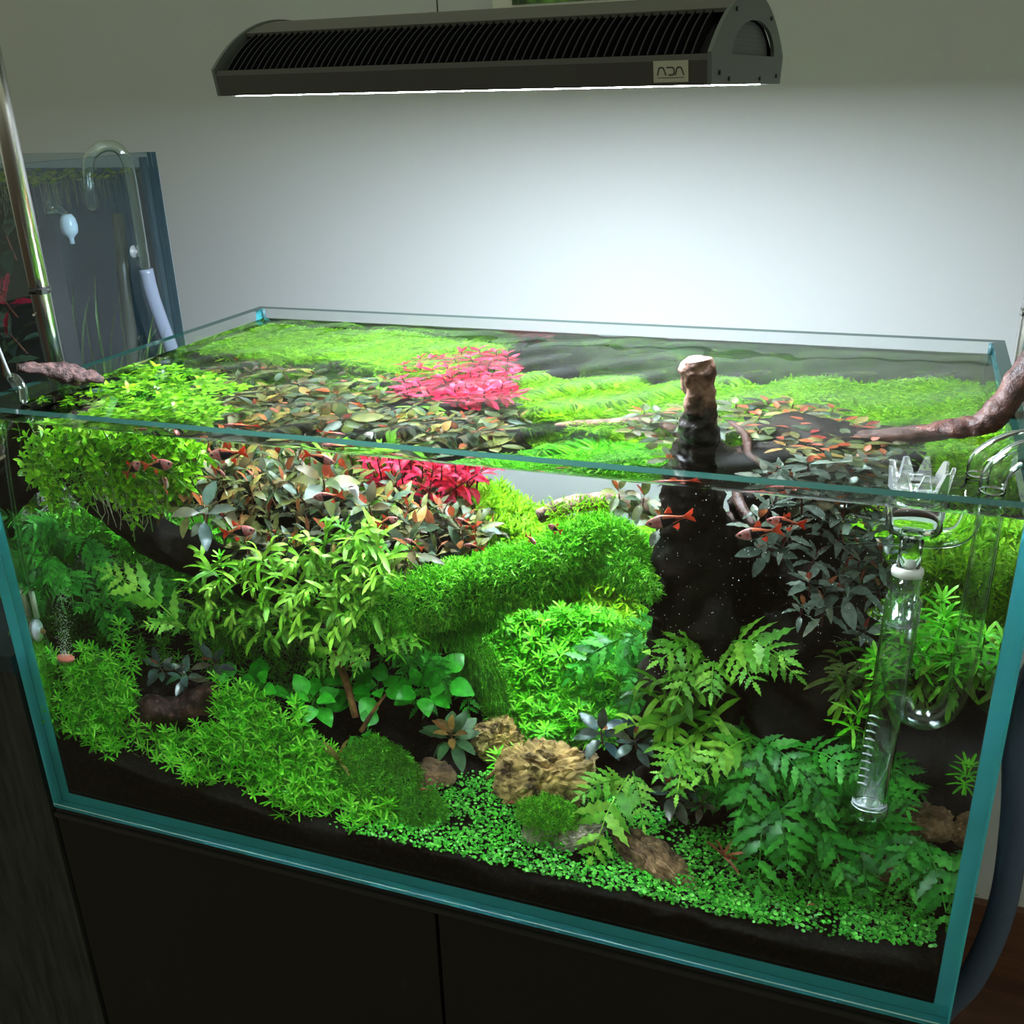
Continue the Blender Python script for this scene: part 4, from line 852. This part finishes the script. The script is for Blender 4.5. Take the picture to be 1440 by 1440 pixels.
for (a, b, c, d, y, dy, label) in (
    (359, 745, 311, 750, .075, 0, 'red fish with black wedge swimming past the dark round leaves'),
    (907, 738, 977, 724, .060, .004, 'rosy fish with black wedge swimming alone before the dark trunk'),
    (1034, 754, 1101, 744, .055, 0, 'silver-pink fish with black wedge between trunk and dark plants'),
    (1077, 731, 1134, 738, .065, .003, 'orange fish swimming just over the silver-pink fish'),
    (197, 650, 175, 669, .060, .006, 'small fish with orange tail turning beside the oval-leaved stems'),
    (243, 652, 199, 655, .070, 0, 'brown-red fish crossing in front of the lime stems'),
    (293, 641, 347, 635, .085, 0, 'pinkish fish with long red tail under the surface rim'),
    (471, 651, 426, 637, .085, -.004, 'dark red fish diving over the pale green rosette'),
    (440, 700, 484, 696, .085, 0, 'bronze fish hovering under the pale green rosette'),
    (318, 670, 296, 655, .080, 0, 'small purple-brown fish nosing down among grey leaves'),
    (234, 674, 232, 690, .065, .02, 'orange fish seen end-on near the long grey leaves'),
    (560, 729, 528, 738, .090, 0, 'fish with dark wedge above the striped silvery rosette'),
    (570, 758, 594, 772, .085, 0, 'purple fish darting over the orange heart of a rosette'),
    (642, 729, 668, 742, .10, 0, 'small red-brown fish at the end of the brown mass'),
    (652, 766, 682, 772, .09, 0, 'grey-pink fish beside the bright moss'),
    (754, 765, 738, 751, .08, .01, 'small dark fish hovering over the bright green moss'),
    (772, 739, 789, 748, .09, .008, 'tiny brown fish under the driftwood stub')):
    pn, pt = wp(a, b, y), wp(c, d, y + dy + .004); ctr = (pn + pt) / 2; L = max((pn - pt).length, .019); t = thing('rasbora_fish', label, 'fish', ctr)
    M = frame(ctr, pn - pt, V((0, -.12, 1)), L)
    link('body', FB, t, M); link('tail_fin', FT, t, M); link('dorsal_fin', FD, t, M); link('anal_fin', FA, t, M)
    for s in (-1, 1): link('eye', FE, t, M @ Matrix.Translation((.395, s * .040, .012)) @ Matrix.Rotation(math.pi / 2, 4, 'X'))

# shrimps and snail
M_SHRIMP = pm('red_shrimp_shell', (.50, .03, .02), .35, col2=(.55, .16, .10), scale=300)
for (u, v, y, az, s, label) in ((735, 1230, .035, .6, .010, 'red shrimp sitting on the carpet near the front glass'), (891, 1266, .030, 1.9, .012, 'red shrimp on the carpet in front of the brown stone'), (718, 1129, .10, .3, .009, 'red shrimp under the ochre stone'),
                               (758, 884, .30, 1.2, .016, 'curled brown shrimp on the central mound'), (496, 935, .10, .4, .011, 'red shrimp on a heart-shaped leaf'), (594, 1110, .07, .2, .007, 'pale pink shrimp on the moss cushion'), (1140, 1272, .04, .2, .006, 'pink shrimp on the carpet before the hanging fronds')):
    p = wp(u, v, y); t = thing('shrimp', label, 'shrimp', p); M = Matrix.Translation(p) @ Matrix.Rotation(az, 4, 'Z') @ Matrix.Scale(s, 4)
    arc = [V((.5 - .9 * k / 8, 0, .12 * math.sin(math.pi * k / 8) - .25 * (k / 8) ** 3)) for k in range(9)]
    link('body', MB().tube(arc, [.03, .10, .13, .13, .12, .10, .085, .06, .04], 8).mesh('body', M_SHRIMP, True), t, M)
    link('tail_fan', MB().add([(-.40, 0, -.22), (-.58, .12, -.30), (-.62, 0, -.32), (-.58, -.12, -.30)], [(0, 1, 2, 3)]).mesh('tail_fan', M_SHRIMP), t, M)
    for k in (-1, 1): link('antenna', MB().tube([(.48, k * .04, 0), (.75, k * .15, .1), (1.0, k * .3, .02)], [.012, .009, .004], 4).mesh('antenna', M_SHRIMP), t, M)
    for k in range(4): link('leg', MB().tube([(.25 - k * .12, .06, -.05), (.27 - k * .12, .12, -.2)], .012, 4).mesh('leg', M_SHRIMP), t, M)
p = wp(497, 686, .12); prof = [(0, 1.0), (.08, .86), (.13, .78), (.12, .72), (.22, .58), (.20, .52), (.31, .34), (.29, .28), (.36, .08), (.28, -.08), (0, -.12)]
t = thing('snail', 'white pointed snail shell among the brown leaves below the crimson stems', 'snail', p)
SM = frame(p, V((.3, 0, -1)), V((0, -1, 0)), .013) @ Matrix.Rotation(math.pi / 2, 4, 'Y'); MB().lathe(prof, n=14).obj('shell', pm('white_shell', (.80, .78, .80), .35), t, True, SM); MB().lathe([(0, -.28), (.2, -.22), (.26, -.12), (0, -.05)], n=12).obj('foot', pm('snail_foot', (.35, .30, .27), .5), t, True, SM)

# fine bubbles
M_BUB = pm('bubble', (.85, .9, .9), .2); r = random.Random(131); OCT = arr(MB().lathe([(0, -1), (.7, -.7), (1, 0), (.7, .7), (0, 1)], n=6)); P = []
for _ in range(420):
    u, v = r.uniform(890, 1330), r.uniform(690, 960)
    p = wp(u, v, r.uniform(.02, .10)); P.append((*OCT, Matrix.Translation(p) @ Matrix.Scale(r.uniform(.00018, .00042), 4)))
for _ in range(700):
    h = r.random() ** 1.6; p = wp(92 - 6 * h, 921 - 95 * h, .03) + V((r.gauss(0, .004 + .004 * h), r.gauss(0, .004), 0))
    if p.x > .014 and p.y > .014: P.append((*OCT, Matrix.Translation(p) @ Matrix.Scale(r.uniform(.00018, .00034), 4)))
stuff('air_bubbles', P, (M_BUB,), 'fine gas bubbles drifting in the clear water', 'bubbles')

# ------------------------------------------------------------------ glass pipes, hose, diffuser
def hose_mat(name, col):
    m, nt, out = nodes(name); b = N(nt, 'ShaderNodeBsdfPrincipled', Roughness=.25); b.inputs['Base Color'].default_value = c4(col); b.inputs['Transmission Weight'].default_value = .35
    nt.links.new(b.outputs[0], out.inputs[0]); return m
M_HOSE = hose_mat('blue_grey_hose', (.13, .18, .30)); M_HOSE2 = hose_mat('clear_blue_hose', (.27, .32, .43))
sx, sy = .8235, .052
t = thing('skimmer_pipe', 'glass skimmer inlet with a spiky crown and slotted strainer tube', 'glass pipe', (sx, sy, .17))
mb = MB()
for k in range(9):
    a = k * 2 * math.pi / 9; c, s = math.cos(a), math.sin(a); tn = V((-s, c, 0)); rd = V((c, s, 0)); b0 = V((sx, sy, ZW + .002)) + rd * .0178
    mb2 = MB(); vs = []
    for z, w, th, out_ in ((0, .0060, .0016, 0), (.008, .0042, .0015, .001), (.0165, .0017, .0011, .003)):
        cpt = b0 + V((0, 0, z)) + rd * out_; vs += [cpt - tn * w - rd * th, cpt + tn * w - rd * th, cpt + tn * w + rd * th, cpt - tn * w + rd * th]
    fs = [(0, 3, 2, 1), (8, 9, 10, 11)]
    for l in (0, 4):
        for i in range(4): fs.append((l + i, l + (i + 1) % 4, l + 4 + (i + 1) % 4, l + 4 + i))
    mb2.add(vs, fs).obj('crown_prong', M_CROWN, t)
MB().lathe([(.0190, ZW + .0015), (.0195, ZW + .006), (.0170, ZW + .006), (.0168, ZW + .0015)], (sx, sy, 0), 28, close=True).obj('crown_ring', M_CROWN, t, True)
MB().lathe([(.0190, ZW - .001), (.0190, .408), (.0165, .404), (.0080, .404), (.0080, .4055), (.0160, .406), (.0172, .410), (.0172, ZW - .001)], (sx, sy, 0), 28, close=True).obj('cup', M_WGLASS2, t, True)
MB().pipe([(sx, sy, .4035), (sx, sy, .374)], .0080, .0013, 20).obj('inner_tube', M_WGLASS2, t, True)
zr = wp(1270, 803, sy).z
MB().lathe([(.0082, zr - .004), (.0105, zr - .003), (.0112, zr), (.0105, zr + .003), (.0082, zr + .004)], (sx, sy, 0), 24, close=True).obj('rubber_ring', M_RUBBER, t, True)
MB().lathe([(0, zr + .003), (.0035, zr + .004), (.0042, zr + .007), (.003, zr + .010), (0, zr + .011)], (sx + .001, sy - .004, 0), 14).obj('float_ball', M_RUBBER, t, True)
ze = wp(1265, 877, sy).z; zs_ = wp(1222, 1130, .055).z
MB().pipe([(sx, sy, zr - .002), (sx, sy, ze)], .0100, .0012, 24).obj('sleeve_tube', M_WGLASS, t, True)
MB().lathe([(.0100, ze - .0006), (.0104, ze), (.0100, ze + .0008), (.0088, ze)], (sx, sy, 0), 24, close=True).obj('sleeve_rim', M_FROST, t, True)
sxx = wp(1222, 1130, .055).x
MB().pipe([(sx, sy + .001, ze + .02), (sx - .001, sy + .002, .27), (sxx, .055, zs_)], .0125, .0010, 24).obj('intake_tube', M_WGLASS, t, True)
for k in range(10):
    z = zs_ + .022 + k * .0068; f = (z - zs_) / (.27 - zs_); cx = sxx + (sx - .001 - sxx) * f
    MB().tube([(cx - .0112, .046, z), (cx - .0080, .0445, z + .0007), (cx - .0045, .0434, z + .0002)], .00075, 6).obj('strainer_slot', M_FROST, t, True)
MB().tube([(sxx + .004, .043, zs_ + .022), (sxx + .0092, .046, zs_ + .040), (sxx + .010, .047, zs_ + .052)], .0005, 6).obj('strainer_slot', M_FROST, t, True)
MB().lathe([(.0100, zs_ - .001), (.0142, zs_ - .0005), (.0150, zs_ - .006), (.0140, zs_ - .011), (.0105, zs_ - .010)], (sxx, .055, 0), 24, close=True).obj('end_flange', M_WGLASS, t, True)
for dz, rr in ((.001, .0123), (-.0022, .0128)): MB().lathe([(rr, zs_ + dz), (rr + .0009, zs_ + dz + .0006), (rr, zs_ + dz + .0012), (rr - .0009, zs_ + dz + .0006)], (sxx, .055, 0), 24, close=True).obj('end_ring', M_FROST, t, True)
up = spline([(sx + .006, .056, .272), (.8385, .057, .258), (.8535, .058, .2555), (.8660, .059, .270), (.8700, .060, .300), (.8705, .060, .360), (.8705, .060, ZW - .001)], 7)
MB().pipe(up, .0088, .0011, 18).obj('riser_bend', M_WGLASS, t, True)
MB().pipe(spline([(.8705, .060, ZW + .0018), (.8715, .060, .446), (.8830, .060, .4605), (.9000, .060, .4640), (.9200, .060, .4560), (.9290, .060, .4350), (.9300, .060, .4050)], 6), .0088, .0011, 18).obj('rim_bend', M_GLASS, t, True)
t = thing('lily_pipe', 'curved glass outflow pipe with a flared mouth under the surface', 'glass pipe', (.862, .092, .39))
pth = spline([(.862, .0925, ZW - .001), (.862, .093, .412), (.857, .094, .396), (.843, .096, .389), (.824, .099, .3875), (.800, .103, .3865), (.778, .107, .386)], 6)
MB().pipe(pth, lerp_list([.0075, .0075, .0075, .0075, .0078, .0095, .0135], len(pth)), .0011, 20).obj('outflow_bend', M_WGLASS2, t, True)
MB().pipe(spline([(.862, .0925, ZW + .0018), (.8635, .0925, .446), (.8800, .0925, .4590), (.9000, .0925, .4620), (.9200, .0925, .4550), (.9290, .0925, .4350), (.9300, .0925, .4100)], 6), .0075, .0011, 18).obj('rim_bend', M_GLASS, t, True)
hz = MB().pipe(spline([(.9300, .0610, .4045), (.9330, .100, .300), (.9345, .190, .190), (.9500, .205, .072), (.9550, .205, -.035), (.9420, .205, -.130), (.9180, .210, -.200), (.9120, .230, -.300)], 8), .0128, .0022, 18).obj('filter_hose', M_HOSE, None, True)
tag(hz, 'blue-grey filter hose looping down outside the side glass', 'hose')

t = thing('gas_diffuser', 'glass gas diffuser with a pink ceramic disc hung from the rim', 'diffuser', wp(92, 930, .03))
dp = [wp(4, 596, .024), wp(14, 680, .024), wp(30, 780, .025), wp(41, 835, .026)]
for q in dp: q.x = max(q.x, .0185)
MB().pipe(spline(dp, 5), .0026, .0007, 12).obj('feed_tube', M_WGLASS, t, True)
j0, j1 = dp[-1], wp(52, 868, .027); MB().tube([j0 + V((0, 0, .003)), j1], .0034, 12).obj('silicone_sleeve', pm('milky_silicone', (.50, .55, .42), .5), t, True)
j2 = wp(76, 928, .029); MB().pipe([j1, j1.lerp(j2, .5), j2], .0019, .0006, 12).obj('glass_stem', M_WGLASS, t, True)
dc = wp(92, 925, .031); MB().pipe(spline([j2, j2 + V((.004, .001, -.003)), dc + V((-.002, 0, -.010)), dc + V((0, 0, -.009))], 5), .0018, .0006, 10).obj('elbow', M_WGLASS, t, True)
MB().lathe([(.0030, -.010), (.0085, -.0065), (.0098, -.003), (.0098, -.001), (.0090, -.001), (.0080, -.006), (.0025, -.009)], dc, 24, close=True).obj('cup', M_WGLASS, t, True)
MB().lathe([(0, -.0028), (.0092, -.0028), (.0100, -.0010), (.0100, .0008), (.0092, .0014), (0, .0014)], dc, 26).obj('ceramic_disc', pm('pink_ceramic', (.72, .19, .14), .7), t, True)
sc_ = wp(45, 885, .028); SCM = Matrix.Translation((T + .0008, sc_.y, sc_.z)) @ Matrix.Rotation(math.pi / 2, 4, 'Y')
MB().lathe([(.0125, 0), (.0128, .0008), (.0085, .0024), (.0034, .0038), (.0026, .0066), (0, .0068)], n=24).obj('suction_cup', pm('pale_blue_rubber', (.74, .82, .92), .4), t, True, SCM)
MB().lathe([(0, .0050), (.0030, .0055), (.0034, .0075), (.0020, .0100), (0, .0102)], n=14).obj('cup_stud', pm('amber_stud', (.34, .20, .06), .4), t, True, SCM)
hk = MB().pipe(spline([(.0185, .064, ZW + .0015), (.0180, .066, .4475), (.0110, .0675, .4555), (.0040, .068, .4565)], 5), .0042, .0009, 12).obj('rim_hook', M_GLASS, t, True)
MB().tube(spline([(.0040, .068, .4565), (.0015, .067, .470), (-.001, .064, .500), (-.0035, .060, .56)], 5), .0016, 8).obj('gas_tube', pm('grey_tube', (.25, .26, .27), .4), t, True)

# ------------------------------------------------------------------ second tank
X2, Y0, Y1, Z0, Z1, XA = -.200, .329, .592, .1855, .632, -.69
t2 = thing('glass_tank', 'taller neighbouring glass tank with grey-blue water and floating plants', 'aquarium', ((X2 + XA) / 2, (Y0 + Y1) / 2, Z0))
P2 = pane_mat('grey_glass', (.80, .86, .88)); E2 = edge_mat('dark_teal_edge', (.05, .13, .16))
MB().box((X2 - .008, Y0, Z0 + .008), (X2, Y1, Z1), mis=[1, 1, 1, 1, 0, 0]).obj('side_pane', (P2, E2), t2)
MB().box((XA, Y0, Z0 + .008), (XA + .008, Y1, Z1), mis=[1, 1, 1, 1, 0, 0]).obj('side_pane', (P2, E2), t2)
MB().box((XA + .0085, Y0, Z0 + .008), (X2 - .0085, Y0 + .008, Z1), mis=[1, 1, 0, 0, 1, 1]).obj('front_pane', (P2, E2), t2)
MB().box((XA + .0085, Y1 - .008, Z0 + .008), (X2 - .0085, Y1, Z1), mis=[1, 1, 0, 0, 1, 1]).obj('back_pane', (P2, E2), t2)
MB().box((XA, Y0, Z0), (X2, Y1, Z0 + .0075)).obj('bottom_pane', E2, t2)
MB().box((XA + .001, Y1 + .0005, Z0), (X2 - .001, Y1 + .0025, Z1 - .02)).obj('grey_stand_in', pm('grey_stand_in', (.20, .24, .27), .7, col2=(.15, .18, .20), scale=9), t2)  # added opaque sheet, its grey stands in for wall and reflections through water
MB().box((X2 - .016, Y1 - .018, Z0 + .01), (X2 - .009, Y1 - .009, Z1 - .006)).obj('corner_seam', E2, t2)
MB().box((X2 - .016, Y0 + .009, Z0 + .01), (X2 - .009, Y0 + .018, Z1 - .006)).obj('corner_seam', pm('pale_seam', (.30, .36, .38), .5), t2)
tag(MB().box((XA + .009, Y0 + .009, Z0 + .03), (X2 - .009, Y1 - .009, Z0 + .06)).obj('soil_bed', M_SOIL), 'dark soil at the bottom of the neighbouring tank', 'soil', kind='stuff')
r = random.Random(141); P = []; DISC = arr(MB().add([(math.cos(k * 1.047), math.sin(k * 1.047), 0) for k in range(6)], [tuple(range(6))]))
for _ in range(360):
    p = V((r.uniform(-.42, X2 - .012), r.uniform(Y0 + .012, Y1 - .012), .609 + r.uniform(-.004, .003))); P.append((*DISC, upm(p, tilt(r, .3), r.uniform(.002, .005), r)))
stuff('floating_plants', P, (leaf_mat('duckweed', [(.08, .16, .02), (.16, .26, .03), (.30, .28, .06)], .3, .5, island=True),), 'tiny floating leaves on the water of the neighbouring tank')
P = []
for _ in range(300):
    p = V((r.uniform(-.42, X2 - .012), r.uniform(Y0 + .012, Y1 - .012), .606)); L = r.uniform(.008, .045); P.append((*arr(MB().tube([p, p + V((r.uniform(-.006, .006), r.uniform(-.006, .006), -L))], .00028, 3, False)), Matrix()))
stuff('floating_roots', P, (pm('olive_root', (.20, .22, .11), .7),), 'fine roots hanging below the floating leaves of the neighbouring tank', 'roots')
P = []
for k in range(34):
    a = on(r.uniform(90, 200), 520, 1, r.uniform(.45, .57)); a.z = Z0 + .05; h = r.uniform(.08, .26); lean = V((r.uniform(-.06, .06), r.uniform(-.02, .02), h)); F = frame(a, lean, V((0, -1, .1)), (lean.length, .10 * lean.length, lean.length * .6)); P.append((*arr(STRAP_L[k % 3]), F))
stuff('tall_grass_leaves', P, (leaf_mat('pale_grass', [(.12, .22, .08), (.20, .32, .10)], .3, .5, island=True),), 'faint tall grassy leaves inside the neighbouring tank')
tag(MB().tube([on(166, 300, 0, -.235), on(175, 400, 0, -.235), on(186, 490, 0, -.235), on(196, 600, 0, -.235)], .0085, 12).obj('filter_hose', pm('olive_hose', (.075, .070, .045), .4), None, True), 'dark olive hose running down inside the neighbouring tank', 'hose')
for k, (u, v, kind) in enumerate(((8, 330, 'round'), (4, 420, 'wavy'), (14, 470, 'round'), (2, 500, 'wavy'))):
    rosette('dark_tank_plant', ('dark round-leaved plant behind the front pane of the neighbouring tank', 'dark red plant deep in the neighbouring tank', 'dark green plant low in the neighbouring tank', 'brownish plant at the bottom of the neighbouring tank')[k], on(u, v, 1, Y0 + .06), 9, .05, kind, ((L_BUCE_D, L_RED, L_BUCE_D, L_BUCE)[k],), L_STEM, nxt())
tag(MB().box((-.50, Y0 + .11, Z0 + .061), (-.285, Y0 + .14, .60)).obj('dark_backdrop', pm('dark_backdrop_tone', (.010, .012, .012), .7, col2=(.03, .028, .025), scale=14)), 'dark upright board standing in for dark plants of the neighbouring tank', 'backdrop')  # added flat sheet, imitates the dark planting behind the front pane
td = thing('drop_checker', 'white glass bulb of a drop checker stuck inside the neighbouring tank', 'gauge', on(97, 320, 0, X2 - .02))
c = on(97, 318, 0, X2 - .022); MB().lathe([(0, .0155), (.006, .0145), (.0095, .009), (.0110, 0), (.0098, -.008), (.0055, -.0125), (.0032, -.015), (.0032, -.022), (0, -.022)], c, 20).obj('bulb', pm('milk_white_glass', (.72, .80, .90), .25), td, True)
c2 = on(74, 300, 0, X2 - .022); MB().pipe(spline([c + V((0, 0, .014)), c + V((0, -.010, .022)), c2 + V((0, 0, .010)), c2], 5), [.0045 + .00025 * k for k in range(16)], .0008, 14).obj('neck', M_GLASS, td, True)
tp2 = thing('glass_pipe', 'arched glass pipe hooked over the neighbouring tank with a clear blue hose', 'glass pipe', on(175, 300, 0, X2 + .012))
MB().pipe(spline([on(130, 300, 0, X2 - .024), on(124, 232, 0, X2 - .024), on(134, 212, 0, X2 - .015), on(152, 205, 0, X2 - .004), on(170, 212, 0, X2 + .008), on(182, 240, 0, X2 + .012), on(194, 310, 0, X2 + .012), on(206, 388, 0, X2 + .012)], 6), .0072, .001, 16).obj('glass_arch', M_GLASS, tp2, True)
MB().pipe(spline([on(205, 378, 0, X2 + .012), on(214, 415, 0, X2 + .014), on(226, 450, 0, X2 + .016), on(244, 500, 0, X2 + .018), on(260, 560, 0, X2 + .018)], 6), .0098, .0016, 16).obj('hose_end', M_HOSE2, tp2, True)
MB().lathe([(.0085, 0), (.0090, .0006), (.006, .0020), (.003, .0034), (.0026, .0065), (0, .007)], n=18).obj('suction_cup', hose_mat('clear_rubber', (.35, .38, .40)), tp2, True, Matrix.Translation(on(188, 354, 0, X2 + .0008)) @ Matrix.Rotation(math.pi / 2, 4, 'Y'))

# ------------------------------------------------------------------ framed print on the wall
a, b = on(692, 13, 1, WALL - .012), on(905, 9, 1, WALL - .012)
fp = thing('framed_print', 'framed green plant picture with pale margin on the wall above the lamp', 'picture', (a.x, WALL - .006, a.z))
MB().box((a.x, WALL - .010, a.z), (a.x + .36, WALL - .0005, a.z + .26)).obj('mount', pm('cream_mount', (.62, .62, .55), .7), fp)
mp = MB().box((a.x + .030, WALL - .0120, a.z + .004), (a.x + .330, WALL - .0102, a.z + .24)).obj('print', pm('green_print', (.02, .05, .012), .6, col2=(.16, .34, .05), scale=60, contrast=(.4, .62)), fp)
